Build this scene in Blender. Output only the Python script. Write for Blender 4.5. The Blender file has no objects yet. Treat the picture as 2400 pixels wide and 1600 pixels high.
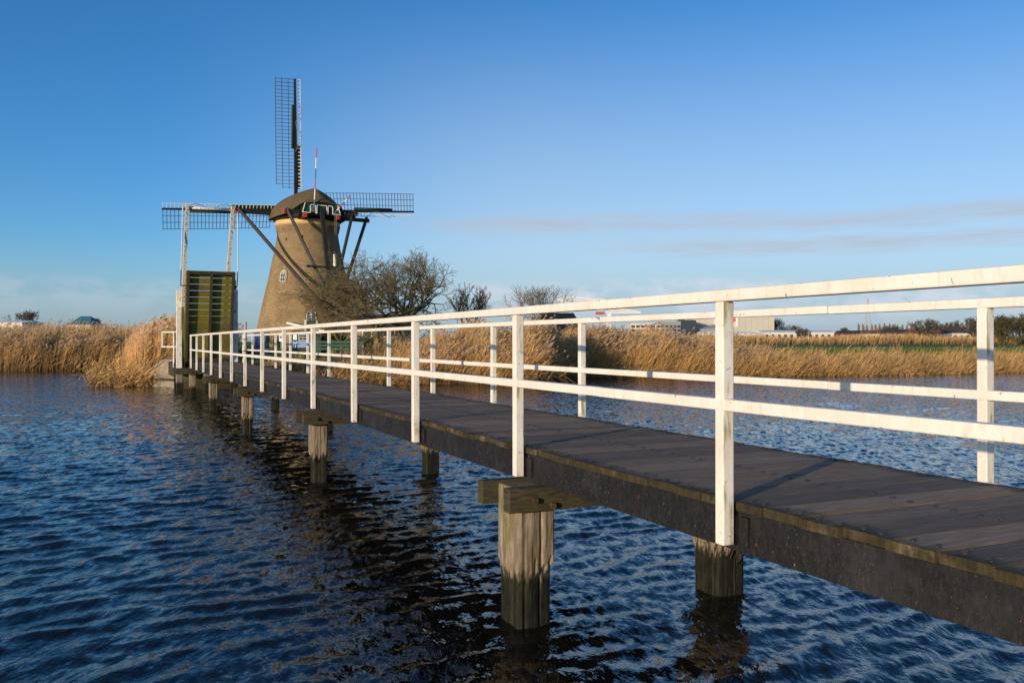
import bpy, bmesh, math, random
import numpy as np
from mathutils import Vector, Matrix

# ------------------------------------------------------------------ camera, sky, sun
SC = bpy.context.scene
COL = SC.collection
EYE = 2.08                      # eye above the water
F = 2050.0                      # focal length in photo pixels (photo 2400 x 1600)
cam = bpy.data.cameras.new('camera')
cam.sensor_width = 36.0
cam.lens = F / 2400 * 36
cam.clip_start = 0.05
cam.clip_end = 9000
camo = bpy.data.objects.new('camera', cam)
COL.objects.link(camo)
camo.location = (0, 0, EYE)
camo.rotation_euler = (math.pi / 2, 0, 0)
SC.camera = camo

SUN_EL = math.radians(8.0)
SUN_AZ_TO = math.atan2(-0.589, -0.808)         # compass-like: direction towards the sun (x, y) = (-.589, -.808)
W = bpy.data.worlds.new('World')
SC.world = W
W.use_nodes = True
wn, wl = W.node_tree.nodes, W.node_tree.links
wn.clear()
def wnode(t, **k):
    n = wn.new(t)
    for a, b in k.items():
        setattr(n, a, b)
    return n
def wmath(op, a, b=None, c=None):
    n = wnode('ShaderNodeMath', operation=op)
    for i, v in enumerate((a, b, c)):
        if v is None:
            continue
        if isinstance(v, (int, float)):
            n.inputs[i].default_value = v
        else:
            wl.new(v, n.inputs[i])
    return n.outputs[0]
def wrange(v, a, b, c=0.0, d=1.0):
    n = wnode('ShaderNodeMapRange', interpolation_type='SMOOTHSTEP')
    wl.new(v, n.inputs[0])
    for i, x in enumerate((a, b, c, d)):
        n.inputs[i + 1].default_value = x
    return n.outputs[0]
sky = wnode('ShaderNodeTexSky', sky_type='NISHITA')
sky.sun_disc = False
sky.sun_elevation = SUN_EL
sky.sun_rotation = SUN_AZ_TO
sky.altitude = 2000
sky.air_density = 1.0
sky.dust_density = 4.0
sky.ozone_density = 3.0
bg = wnode('ShaderNodeBackground')
bg.inputs[1].default_value = 0.148
out = wnode('ShaderNodeOutputWorld')
# thin cloud streaks and a low cloud bank, laid out by direction all round the horizon
tc = wnode('ShaderNodeTexCoord')
sep = wnode('ShaderNodeSeparateXYZ')
wl.new(tc.outputs['Generated'], sep.inputs[0])
dx, dy, dz = sep.outputs
az = wmath('ARCTAN2', dx, dy)
hyp = wmath('SQRT', wmath('ADD', wmath('MULTIPLY', dx, dx), wmath('MULTIPLY', dy, dy)))
el = wmath('ARCTAN2', dz, hyp)
def cloud(azs, els, seed, scale, detail, rough, dist=0.0):
    cx = wnode('ShaderNodeCombineXYZ')
    wl.new(wmath('MULTIPLY', az, azs), cx.inputs[0])
    wl.new(wmath('MULTIPLY', el, els), cx.inputs[1])
    cx.inputs[2].default_value = seed
    n = wnode('ShaderNodeTexNoise')
    n.inputs['Scale'].default_value = scale
    n.inputs['Detail'].default_value = detail
    n.inputs['Roughness'].default_value = rough
    n.inputs['Distortion'].default_value = dist
    wl.new(cx.outputs[0], n.inputs[0])
    return n.outputs[0]
eln = wmath('ADD', el, wmath('MULTIPLY', wmath('SUBTRACT', cloud(4, 12, 7.7, 1.4, 3, .5), .5), .022))
streak = wrange(cloud(1.5, 60, 3.3, 1.6, 6, .6, .4), .38, .62)
fine = cloud(6, 70, 9.1, 3, 5, .65, .3)
band1 = wmath('MULTIPLY', wmath('MULTIPLY', wrange(eln, .088, .101), wrange(eln, .120, .106)), wrange(az, .02, .25))
band2 = wmath('MULTIPLY', wmath('MULTIPLY', wrange(eln, .115, .129), wrange(eln, .148, .132)), wrange(az, -.16, .02))
azmask = wrange(az, -.5, -.1)
s_all = wmath('MULTIPLY', wmath('MULTIPLY', wmath('MAXIMUM', band1, band2), wmath('MULTIPLY_ADD', streak, .5, .5)), azmask)
s_all = wmath('MULTIPLY', s_all, wmath('MULTIPLY_ADD', wrange(fine, .3, .7), .6, .38))
puff = wrange(cloud(14, 30, 5.5, 1.3, 6, .58), .40, .60)
bank = wmath('MULTIPLY', wmath('MULTIPLY', wrange(eln, .071, .058), wrange(el, .012, .05)), puff)
bank = wmath('MULTIPLY', bank, wmath('MULTIPLY_ADD', wrange(az, -.15, .1), .75, .25))
wisp = wmath('MULTIPLY', wmath('MULTIPLY', wrange(cloud(2.2, 55, 1.2, 1.4, 6, .6), .5, .7), wrange(el, .10, .02)), .35)
def wmix(fac, c1, c2):
    m = wnode('ShaderNodeMix', data_type='RGBA')
    if isinstance(fac, (int, float)):
        m.inputs[0].default_value = fac
    else:
        wl.new(fac, m.inputs[0])
    for i, c in ((6, c1), (7, c2)):
        if isinstance(c, tuple):
            m.inputs[i].default_value = c
        else:
            wl.new(c, m.inputs[i])
    return m.outputs[2]
wb = wnode('ShaderNodeMix', data_type='RGBA', blend_type='MULTIPLY')       # white balance of the whole sky
wb.inputs[0].default_value = 1.0
wl.new(sky.outputs[0], wb.inputs[6])
wb.inputs[7].default_value = (.93, 1.0, 1.07, 1)
hs = wnode('ShaderNodeHueSaturation')
hs.inputs['Saturation'].default_value = 1.15
wl.new(wb.outputs[2], hs.inputs['Color'])
c = hs.outputs[0]
veil = wmath('MULTIPLY', wrange(el, .42, .06), wrange(az, -.42, .05))            # thin high veil, thickest low down
c = wmix(wmath('MULTIPLY', veil, .5), c, (3.5, 3.82, 3.82, 1))
c = wmix(wmath('MULTIPLY', wrange(el, .115, .012), .6), c, (1.8, 2.35, 3.05, 1))   # grey-blue haze low on the horizon
c = wmix(wmath('MULTIPLY', s_all, 1.0), c, (2.55, 2.75, 3.2, 1))
c = wmix(wmath('MULTIPLY', wisp, .9), c, (1.55, 1.9, 2.6, 1))
c = wmix(wmath('MULTIPLY', bank, .8), c, (3.6, 3.8, 4.4, 1))
wl.new(c, bg.inputs[0])
wl.new(bg.outputs[0], out.inputs[0])

sun = bpy.data.lights.new('sun', 'SUN')
sun.energy = 3.5
sun.angle = math.radians(0.5)
sun.color = (1.0, 0.80, 0.56)
suno = bpy.data.objects.new('sun', sun)
COL.objects.link(suno)
suno.location = (-20, -30, 30)
_ce = math.cos(SUN_EL)
suno.rotation_euler = Vector((0.589 * _ce, 0.808 * _ce, -math.sin(SUN_EL))).to_track_quat('-Z', 'Y').to_euler()
SC.view_settings.view_transform = 'Standard'
SC.view_settings.look = 'None'
SC.view_settings.gamma = 1.0
SC.view_settings.exposure = 0.35

# ------------------------------------------------------------------ helpers
rnd = random.Random(7)
nrg = np.random.default_rng(7)
TH = math.atan(943 / F)
CT, ST = math.cos(TH), math.sin(TH)
def B(n, t, z):
    """bridge frame: n across (to the right), t along, z up -> world"""
    return Vector((n * CT - t * ST, n * ST + t * CT, z))
UT = Vector((-ST, CT, 0))
UN = Vector((CT, ST, 0))
UZ = Vector((0, 0, 1))
def P(px, py, Y):
    return Vector(((px - 1200) / F * Y, Y, EYE + (800 - py) / F * Y))
def X(px, Y):
    return (px - 1200) / F * Y
def Zp(py, Y):
    return EYE + (800 - py) / F * Y

ORG = {}
def thing(name, label, cat, loc, group=None):
    o = bpy.data.objects.new(name, None)
    o.empty_display_size = .3
    COL.objects.link(o)
    o.location = loc
    ORG[o.name] = Vector(loc)
    tag(o, label, cat, group)
    return o
def tag(o, label=None, cat=None, group=None, kind=None):
    if label: o['label'] = label
    if cat: o['category'] = cat
    if group: o['group'] = group
    if kind: o['kind'] = kind
    return o
def link(name, me, parent=None, mw=None):
    """link a mesh whose coordinates are world coordinates (or mw places it)"""
    o = bpy.data.objects.new(name, me)
    COL.objects.link(o)
    m = mw if mw is not None else Matrix.Identity(4)
    if parent is not None:
        o.parent = parent
        # world matrix of a parent = translation chain kept by hand
        o.matrix_local = ORGM(parent).inverted() @ m
    else:
        o.matrix_world = m
    MW[o.name] = m
    return o
MW = {}
def ORGM(p):
    if p.name in MW:
        return MW[p.name]
    return Matrix.Translation(ORG[p.name])

class MB:
    def __init__(self):
        self.v = []; self.f = []; self.mi = []
    def add(self, verts, faces, m=0):
        o = len(self.v)
        self.v += [tuple(x) for x in verts]
        self.f += [tuple(i + o for i in f) for f in faces]
        self.mi += [m] * len(faces)
        return self
    def box(self, c, ax, ay, az, m=0):
        """centre and three half-extent vectors"""
        c = Vector(c); ax = Vector(ax); ay = Vector(ay); az = Vector(az)
        vs = [c + sx * ax + sy * ay + sz * az for sz in (-1, 1) for sy in (-1, 1) for sx in (-1, 1)]
        fs = [(0, 2, 3, 1), (4, 5, 7, 6), (0, 1, 5, 4), (2, 6, 7, 3), (0, 4, 6, 2), (1, 3, 7, 5)]
        if ax.cross(ay).dot(az) < 0:
            fs = [f[::-1] for f in fs]
        return self.add(vs, fs, m)
    def abox(self, x0, x1, y0, y1, z0, z1, m=0):
        return self.box(((x0 + x1) / 2, (y0 + y1) / 2, (z0 + z1) / 2), ((x1 - x0) / 2, 0, 0), (0, (y1 - y0) / 2, 0), (0, 0, (z1 - z0) / 2), m)
    def bbox(self, n0, n1, t0, t1, z0, z1, m=0):
        return self.box(B((n0 + n1) / 2, (t0 + t1) / 2, (z0 + z1) / 2), UN * ((n1 - n0) / 2), UT * ((t1 - t0) / 2), UZ * ((z1 - z0) / 2), m)
    def beam(self, p0, p1, w, h, up=UZ, m=0, w1=None, h1=None):
        p0 = Vector(p0); p1 = Vector(p1)
        d = (p1 - p0).normalized()
        s = d.cross(Vector(up))
        if s.length < 1e-4:
            s = d.cross(Vector((1, 0, 0)))
        s.normalize()
        u = s.cross(d).normalized()
        w1 = w if w1 is None else w1
        h1 = h if h1 is None else h1
        vs = []
        for p, ww, hh in ((p0, w, h), (p1, w1, h1)):
            vs += [p - s * ww / 2 - u * hh / 2, p + s * ww / 2 - u * hh / 2, p + s * ww / 2 + u * hh / 2, p - s * ww / 2 + u * hh / 2]
        return self.add(vs, [(0, 1, 2, 3)[::-1], (4, 5, 6, 7), (0, 1, 5, 4), (1, 2, 6, 5), (2, 3, 7, 6), (3, 0, 4, 7)][::1], m)
    def tube(self, p0, p1, r0, r1, n=8, m=0, cap=True):
        p0 = Vector(p0); p1 = Vector(p1)
        d = (p1 - p0).normalized()
        a = d.cross(Vector((0, 0, 1)))
        if a.length < 1e-3:
            a = d.cross(Vector((1, 0, 0)))
        a.normalize(); b = d.cross(a)
        vs = []
        for p, r in ((p0, r0), (p1, r1)):
            for i in range(n):
                t = 2 * math.pi * i / n
                vs.append(p + a * (r * math.cos(t)) + b * (r * math.sin(t)))
        fs = [(i, (i + 1) % n, n + (i + 1) % n, n + i) for i in range(n)]
        if cap:
            fs += [tuple(range(n))[::-1], tuple(range(n, 2 * n))]
        return self.add(vs, fs, m)
    def loft(self, rings, m=0, close=True, caps=True):
        n = len(rings[0]); vs = []; fs = []
        for r in rings: vs += r
        for i in range(len(rings) - 1):
            for j in range(n if close else n - 1):
                k = (j + 1) % n
                fs.append((i * n + j, i * n + k, (i + 1) * n + k, (i + 1) * n + j))
        if caps:
            fs += [tuple(range(n))[::-1], tuple(range((len(rings) - 1) * n, len(rings) * n))]
        return self.add(vs, fs, m)
    def mesh(self, name, mats, smooth=False, org=None):
        me = bpy.data.meshes.new(name)
        me.from_pydata(self.v, [], self.f)
        mats = mats if isinstance(mats, (list, tuple)) else [mats]
        for mm in mats: me.materials.append(mm)
        if len(mats) > 1:
            me.polygons.foreach_set('material_index', self.mi)
        if smooth:
            me.polygons.foreach_set('use_smooth', [True] * len(me.polygons))
        bm = bmesh.new(); bm.from_mesh(me)
        bmesh.ops.recalc_face_normals(bm, faces=bm.faces)
        bm.to_mesh(me); bm.free()
        me.update()
        return me
    def build(self, name, mats, parent=None, smooth=False, bevel=0):
        o = link(name, self.mesh(name, mats, smooth), parent)
        if bevel:
            b = o.modifiers.new('bevel', 'BEVEL'); b.width = bevel; b.segments = 2; b.limit_method = 'ANGLE'
        return o

def np_mesh(name, verts, tris, mat, cols=None, parent=None, smooth=False):
    me = bpy.data.meshes.new(name)
    me.vertices.add(len(verts))
    me.vertices.foreach_set('co', np.asarray(verts, np.float32).ravel())
    k = tris.shape[1]
    me.loops.add(tris.size)
    me.loops.foreach_set('vertex_index', tris.astype(np.int32).ravel())
    me.polygons.add(len(tris))
    me.polygons.foreach_set('loop_start', np.arange(0, tris.size, k, dtype=np.int32))
    try:
        me.polygons.foreach_set('loop_total', np.full(len(tris), k, np.int32))
    except Exception:
        pass
    if smooth:
        me.polygons.foreach_set('use_smooth', np.ones(len(tris), bool))
    me.update(calc_edges=True)
    me.validate()
    if cols is not None:
        a = me.color_attributes.new('Col', 'FLOAT_COLOR', 'POINT')
        c4 = np.ones((len(verts), 4), np.float32); c4[:, :3] = cols
        a.data.foreach_set('color', c4.ravel())
    me.materials.append(mat)
    return link(name, me, parent)

# ------------------------------------------------------------------ materials
class NT:
    def __init__(self, name):
        self.m = bpy.data.materials.new(name)
        self.m.use_nodes = True
        self.t = self.m.node_tree
        self.n = self.t.nodes
        self.b = self.n['Principled BSDF']
        self.o = self.n['Material Output']
        self.b.inputs['Specular IOR Level'].default_value = .3
    def new(self, t, **k):
        n = self.n.new(t)
        for a, v in k.items(): setattr(n, a, v)
        return n
    def L(self, a, b): self.t.links.new(a, b)
    def put(self, sock, v):
        if isinstance(v, (int, float, tuple)): sock.default_value = v
        else: self.L(v, sock)
    def coord(self, kind='pos', scale=(1, 1, 1), rot=(0, 0, 0)):
        if kind == 'pos': s = self.new('ShaderNodeNewGeometry').outputs['Position']
        elif kind == 'uv': s = self.new('ShaderNodeTexCoord').outputs['UV']
        else: s = self.new('ShaderNodeTexCoord').outputs['Object']
        mp = self.new('ShaderNodeMapping')
        mp.inputs['Scale'].default_value = scale
        mp.inputs['Rotation'].default_value = rot
        self.L(s, mp.inputs[0])
        return mp.outputs[0]
    def noise(self, co, scale, detail=4, rough=.55, dist=0):
        n = self.new('ShaderNodeTexNoise')
        self.L(co, n.inputs[0])
        n.inputs['Scale'].default_value = scale
        n.inputs['Detail'].default_value = detail
        n.inputs['Roughness'].default_value = rough
        n.inputs['Distortion'].default_value = dist
        return n.outputs[0]
    def math(self, op, a, b=None, c=None):
        n = self.new('ShaderNodeMath', operation=op)
        for i, v in enumerate((a, b, c)):
            if v is not None: self.put(n.inputs[i], v)
        return n.outputs[0]
    def rng(self, v, a, b, c=0., d=1.):
        n = self.new('ShaderNodeMapRange', interpolation_type='SMOOTHSTEP')
        self.L(v, n.inputs[0])
        for i, x in enumerate((a, b, c, d)): n.inputs[i + 1].default_value = x
        return n.outputs[0]
    def mix(self, fac, a, b):
        n = self.new('ShaderNodeMix', data_type='RGBA')
        self.put(n.inputs[0], fac)
        for i, c in ((6, a), (7, b)):
            if isinstance(c, tuple): n.inputs[i].default_value = c if len(c) == 4 else c + (1,)
            else: self.L(c, n.inputs[i])
        return n.outputs[2]
    def bump(self, h, strength=.5, dist=.02, normal=None):
        n = self.new('ShaderNodeBump')
        self.L(h, n.inputs['Height'])
        n.inputs['Strength'].default_value = strength
        n.inputs['Distance'].default_value = dist
        if normal is not None: self.L(normal, n.inputs['Normal'])
        return n.outputs[0]
    def sep(self, co):
        n = self.new('ShaderNodeSeparateXYZ'); self.L(co, n.inputs[0]); return n.outputs
    def geo(self, what): return self.new('ShaderNodeNewGeometry').outputs[what]
    def rand(self): return self.new('ShaderNodeObjectInfo').outputs['Random']
    def done(self, col, rough=.8, normal=None, spec=None):
        self.put(self.b.inputs['Base Color'], col if not isinstance(col, tuple) else (col if len(col) == 4 else col + (1,)))
        self.put(self.b.inputs['Roughness'], rough)
        if normal is not None: self.L(normal, self.b.inputs['Normal'])
        if spec is not None: self.b.inputs['Specular IOR Level'].default_value = spec
        return self.m

def simple(name, c, var=.25, scale=6., rough=.75, bump=.2, stretch=(1, 1, 1)):
    k = NT(name)
    co = k.coord('pos', stretch)
    n = k.noise(co, scale, 5, .6)
    n2 = k.noise(co, scale * .17, 2, .5)
    f = k.rng(k.math('ADD', k.math('MULTIPLY', n, .6), k.math('MULTIPLY', n2, .4)), .3, .7)
    d = tuple(x * (1 - var) for x in c); l = tuple(min(1, x * (1 + var)) for x in c)
    return k.done(k.mix(f, d, l), rough, k.bump(n, bump, .01) if bump else None)

def mat_white():
    k = NT('white_paint')
    co = k.coord('pos')
    base = k.mix(k.rng(k.noise(co, 3.5, 5, .6), .3, .75), (.80, .76, .69), (.70, .655, .575))
    cv = k.coord('pos', (14, 14, 2.2))
    # green algae, mostly on faces turned towards the near end and near the feet
    nd = k.new('ShaderNodeVectorMath', operation='DOT_PRODUCT')
    k.L(k.geo('Normal'), nd.inputs[0]); nd.inputs[1].default_value = tuple(-UT)
    face = k.rng(nd.outputs['Value'], .35, .85)
    alg = k.math('MULTIPLY', k.rng(k.noise(cv, 1.5, 6, .65), .50, .68), k.math('MULTIPLY_ADD', face, .75, .10))
    base = k.mix(alg, base, (.26, .25, .11))
    grime = k.math('MULTIPLY', k.rng(k.noise(k.coord('pos', (3, 3, 1)), 9, 6, .7), .50, .74), .45)
    base = k.mix(grime, base, (.45, .39, .29))
    # flaked paint
    zc = k.sep(co)[2]
    edge = k.math('MAXIMUM', k.rng(zc, EYE + .238, EYE + .252), k.math('MULTIPLY', k.rng(zc, 1.30, 1.12), .55))
    chip = k.rng(k.math('ADD', k.noise(co, 26, 4, .6, .6), k.math('MULTIPLY', edge, .055)), .685, .70)
    big = k.rng(k.noise(co, 7.5, 3, .55, .4), .715, .722)
    ch = k.math('MAXIMUM', chip, big)
    base = k.mix(ch, base, (.25, .255, .26))
    h = k.math('SUBTRACT', k.math('MULTIPLY', k.noise(co, 60, 3, .5), .25), ch)
    return k.done(base, .5, k.bump(h, .35, .002), .35)

def mat_deck():
    k = NT('deck_timber')
    co = k.coord('obj')
    s = k.sep(co)              # x along the plank (n), y across it (t)
    st = k.coord('obj', (1.2, 22, 4))
    off = k.math('MULTIPLY', k.rand(), 53.0)
    va = k.new('ShaderNodeVectorMath', operation='ADD')
    cx = k.new('ShaderNodeCombineXYZ'); k.L(off, cx.inputs[0]); k.L(off, cx.inputs[2])
    k.L(st, va.inputs[0]); k.L(cx.outputs[0], va.inputs[1])
    g = k.noise(va.outputs[0], 4, 6, .65)
    base = k.mix(k.rng(g, .3, .72), (.122, .090, .066), (.330, .246, .180))
    tone = k.mix(k.rand(), (.58, .57, .58), (1.38, 1.28, 1.16))
    mm = k.new('ShaderNodeMix', data_type='RGBA', blend_type='MULTIPLY'); mm.inputs[0].default_value = 1
    k.L(base, mm.inputs[6]); k.L(tone, mm.inputs[7])
    base = mm.outputs[2]
    # moss creeping in from both ends
    ends = k.math('ABSOLUTE', s[0])
    nz = k.noise(k.coord('pos'), 5, 5, .65)
    e = k.math('ADD', ends, k.math('MULTIPLY', k.math('SUBTRACT', nz, .5), .5))
    moss = k.rng(e, .66, .84)
    mcol = k.mix(k.rng(k.noise(k.coord('pos'), 14, 6, .7), .3, .7), (.008, .0075, .003), (.042, .034, .009))
    base = k.mix(k.math('MULTIPLY', moss, .92), base, mcol)
    # gaps collect moss
    gap = k.rng(k.math('ABSOLUTE', s[1]), .105, .116)
    base = k.mix(k.math('MULTIPLY', gap, .6), base, (.06, .05, .018))
    rib = k.math('SINE', k.math('MULTIPLY', s[1], 2 * math.pi / .0135))
    h = k.math('ADD', k.math('MULTIPLY', rib, k.math('MULTIPLY', k.rng(k.sep(k.geo('Normal'))[2], .5, .9), .5)), k.math('MULTIPLY', g, .9))
    return k.done(base, k.math('MULTIPLY_ADD', g, .2, .68), k.bump(h, .7, .004), .28)

def mat_blackbeam():
    k = NT('black_tarred_beam')
    co = k.coord('pos')
    cv = k.coord('pos', (4, 4, 1.8))
    n = k.noise(cv, 9, 8, .8)
    base = k.mix(k.rng(n, .38, .7), (.005, .0046, .0046), (.022, .020, .020))
    pat = k.rng(k.noise(k.coord('pos', (1, 1, .8)), 3.1, 6, .7), .48, .68)
    base = k.mix(k.math('MULTIPLY', pat, .55), base, (.036, .034, .036))
    sp = k.rng(k.noise(k.coord('pos', (1, 1, .6)), 95, 3, .6), .655, .70)
    sp = k.math('MULTIPLY', sp, k.rng(k.noise(co, 1.7, 3, .6), .40, .60))
    crk = k.rng(k.noise(k.coord('pos', (16, 16, 1.0)), 1.3, 5, .7, .5), .645, .67)
    base = k.mix(crk, base, (.002, .002, .002))
    base = k.mix(k.math('MULTIPLY', sp, .7), base, (.26, .235, .21))
    red = k.rng(k.noise(k.coord('pos', (1.8, 1.8, .5)), 34, 3, .5), .715, .73)
    base = k.mix(red, base, (.30, .045, .03))
    return k.done(base, .62, k.bump(k.math('SUBTRACT', n, crk), .8, .007), .4)

def mat_pile():
    k = NT('weathered_pile_timber')
    co = k.coord('pos')
    g = k.noise(k.coord('pos', (15, 15, 1.6)), 1.9, 9, .8)
    g2 = k.noise(k.coord('pos', (4, 4, .9)), 1.8, 4, .6)
    base = k.mix(k.rng(g, .32, .68), (.105, .078, .05), (.37, .305, .215))
    base = k.mix(k.rng(g2, .42, .7, 0, .75), base, (.135, .10, .065))
    crack = k.rng(k.noise(k.coord('pos', (30, 30, .7)), 1.3, 3, .5, .3), .655, .69)
    base = k.mix(crack, base, (.02, .016, .012))
    alg = k.rng(k.noise(k.coord('pos', (6, 6, 1)), 1.7, 5, .6), .58, .7, 0, .75)
    base = k.mix(alg, base, (.13, .125, .02))
    z = k.sep(co)[2]
    wet = k.rng(k.math('ADD', z, k.math('MULTIPLY', k.math('SUBTRACT', k.noise(k.coord('pos', (18, 18, 3)), 1.4, 5, .75), .5), .42)), .44, .33)
    wcol = k.mix(k.rng(k.noise(k.coord('pos', (14, 14, 4)), 2, 5, .7), .35, .7), (.003, .003, .002), (.020, .020, .006))
    base = k.mix(wet, base, wcol)
    h = k.math('SUBTRACT', g, k.math('MULTIPLY', crack, 1.2))
    return k.done(base, k.math('MULTIPLY_ADD', wet, -.15, .8), k.bump(h, .8, .012), .3)

def mat_cap():
    k = NT('mossy_oak_timber')
    co = k.coord('pos')
    g = k.noise(k.coord('pos', (3, 3, 14)), 3, 6, .65)
    base = k.mix(k.rng(g, .3, .75), (.026, .022, .013), (.085, .070, .043))
    m = k.rng(k.noise(co, 5.5, 5, .65), .46, .66)
    base = k.mix(k.math('MULTIPLY', m, .8), base, (.055, .052, .012))
    return k.done(base, .85, k.bump(g, .6, .008))

def mat_brick():
    k = NT('yellow_brown_brick')
    br = k.new('ShaderNodeTexBrick')
    k.L(k.coord('uv'), br.inputs['Vector'])
    br.inputs['Color1'].default_value = (.47, .32, .15, 1)
    br.inputs['Color2'].default_value = (.235, .155, .078, 1)
    br.inputs['Mortar'].default_value = (.32, .26, .18, 1)
    br.inputs['Scale'].default_value = 1
    br.inputs['Brick Width'].default_value = .21
    br.inputs['Row Height'].default_value = .062
    br.inputs['Mortar Size'].default_value = .008
    co = k.coord('pos')
    sp = k.noise(co, 9, 6, .75)
    base = k.mix(k.rng(sp, .42, .60), br.outputs['Color'], (.16, .11, .058))
    lg = k.rng(k.noise(k.coord('pos', (1, 1, .6)), .6, 6, .7), .4, .62)
    dk = k.rng(k.noise(k.coord('pos', (1, 1, 2.2)), .5, 6, .7), .45, .68)
    base = k.mix(k.math('MULTIPLY', dk, .58), base, (.12, .088, .045))
    z = k.sep(co)[2]
    mm = k.mix(k.math('MULTIPLY', lg, .35), base, (.40, .29, .13))
    stain = k.math('MULTIPLY', k.rng(z, 10.5, 14.4), k.rng(k.noise(k.coord('pos', (2, 2, .35)), 1.2, 4, .6), .35, .7))
    mm = k.mix(k.math('MULTIPLY', stain, .65), mm, (.22, .155, .105))
    lime = k.rng(k.noise(k.coord('pos', (1.4, 1.4, .5)), 1.1, 5, .7), .66, .74)
    mm = k.mix(k.math('MULTIPLY', lime, .4), mm, (.52, .44, .30))
    return k.done(mm, .9, k.bump(k.math('ADD', br.outputs['Fac'], k.math('MULTIPLY', sp, -2.)), .6, .02))

def mat_thatch():
    k = NT('old_reed_thatch')
    g = k.noise(k.coord('pos', (5, 5, 2)), 2.2, 8, .78)
    base = k.mix(k.rng(g, .3, .7), (.050, .036, .021), (.20, .145, .078))
    m = k.rng(k.noise(k.coord('pos'), .8, 4, .6), .5, .66)
    base = k.mix(k.math('MULTIPLY', m, .6), base, (.085, .085, .022))
    crs = k.math('SINE', k.math('MULTIPLY', k.sep(k.coord('pos'))[2], 19))
    return k.done(base, .95, k.bump(k.math('ADD', g, k.math('MULTIPLY', crs, .12)), .9, .06))

def mat_reed():
    k = NT('dry_reed')
    a = k.new('ShaderNodeAttribute', attribute_name='Col')
    tr = k.new('ShaderNodeBsdfTranslucent')
    k.L(a.outputs['Color'], tr.inputs[0])
    k.b.inputs['Roughness'].default_value = .6
    k.L(a.outputs['Color'], k.b.inputs['Base Color'])
    mx = k.new('ShaderNodeMixShader'); mx.inputs[0].default_value = .25
    k.L(k.b.outputs[0], mx.inputs[1]); k.L(tr.outputs[0], mx.inputs[2])
    k.L(mx.outputs[0], k.o.inputs[0])
    return k.m

def mat_land():
    k = NT('meadow')
    co = k.coord('pos')
    n1 = k.noise(co, 1.7, 6, .65)
    n2 = k.noise(k.coord('pos', (.12, .06, 1)), 1., 4, .6)
    base = k.mix(k.rng(n1, .3, .7), (.040, .085, .012), (.12, .17, .030))
    dry = k.rng(k.math('ADD', k.math('MULTIPLY', n1, .5), k.math('MULTIPLY', n2, .6)), .55, .72)
    base = k.mix(k.math('MULTIPLY', dry, .7), base, (.20, .15, .065))
    z = k.sep(co)[2]
    mud = k.rng(k.math('ADD', z, k.math('MULTIPLY', n1, .3)), .75, .35)
    base = k.mix(mud, base, (.045, .034, .020))
    return k.done(base, .95, k.bump(n1, .8, .12))

def mat_water():
    k = NT('canal_water')
    R = (0, 0, math.radians(-41))
    c1 = k.coord('pos', (1.0, .38, 1), R)
    a = k.noise(c1, 1.9, 3, .5, .5)
    b = k.noise(k.coord('pos', (1.0, .5, 1), (0, 0, math.radians(-20))), 5.2, 4, .55, .6)
    c = k.noise(k.coord('pos', (1, .6, 1), (0, 0, math.radians(-63))), 13, 3, .5, .3)
    h = k.math('ADD', k.math('MULTIPLY', a, .42), k.math('ADD', k.math('MULTIPLY', b, .26), k.math('MULTIPLY', c, .10)))
    at = k.new('ShaderNodeAttribute', attribute_name='Col')
    lod = k.sep(at.outputs['Color'])[0]
    nz = k.new('ShaderNodeTexNoise')
    k.L(k.coord('pos', (1.0, .5, 1), (0, 0, math.radians(-48))), nz.inputs[0])
    nz.inputs['Scale'].default_value = 9.5; nz.inputs['Detail'].default_value = 4; nz.inputs['Roughness'].default_value = .6
    sb = k.new('ShaderNodeVectorMath', operation='SUBTRACT'); k.L(nz.outputs['Color'], sb.inputs[0]); sb.inputs[1].default_value = (.5, .5, .5)
    ml = k.new('ShaderNodeVectorMath', operation='MULTIPLY'); k.L(sb.outputs[0], ml.inputs[0]); ml.inputs[1].default_value = (.9, 1.35, 0)
    sc_ = k.new('ShaderNodeVectorMath', operation='SCALE'); k.L(ml.outputs[0], sc_.inputs[0]); k.L(lod, sc_.inputs['Scale'])
    ad = k.new('ShaderNodeVectorMath', operation='ADD'); k.L(k.bump(h, 1.0, .085), ad.inputs[0]); k.L(sc_.outputs[0], ad.inputs[1])
    nm = k.new('ShaderNodeVectorMath', operation='NORMALIZE'); k.L(ad.outputs[0], nm.inputs[0])
    k.b.inputs['IOR'].default_value = 1.33
    k.done((.008, .007, .005), .02, nm.outputs[0], .5)
    return k.m

def mat_glass():
    k = NT('dark_window_glass')
    return k.done((.035, .045, .055), .08, None, .6)

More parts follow.
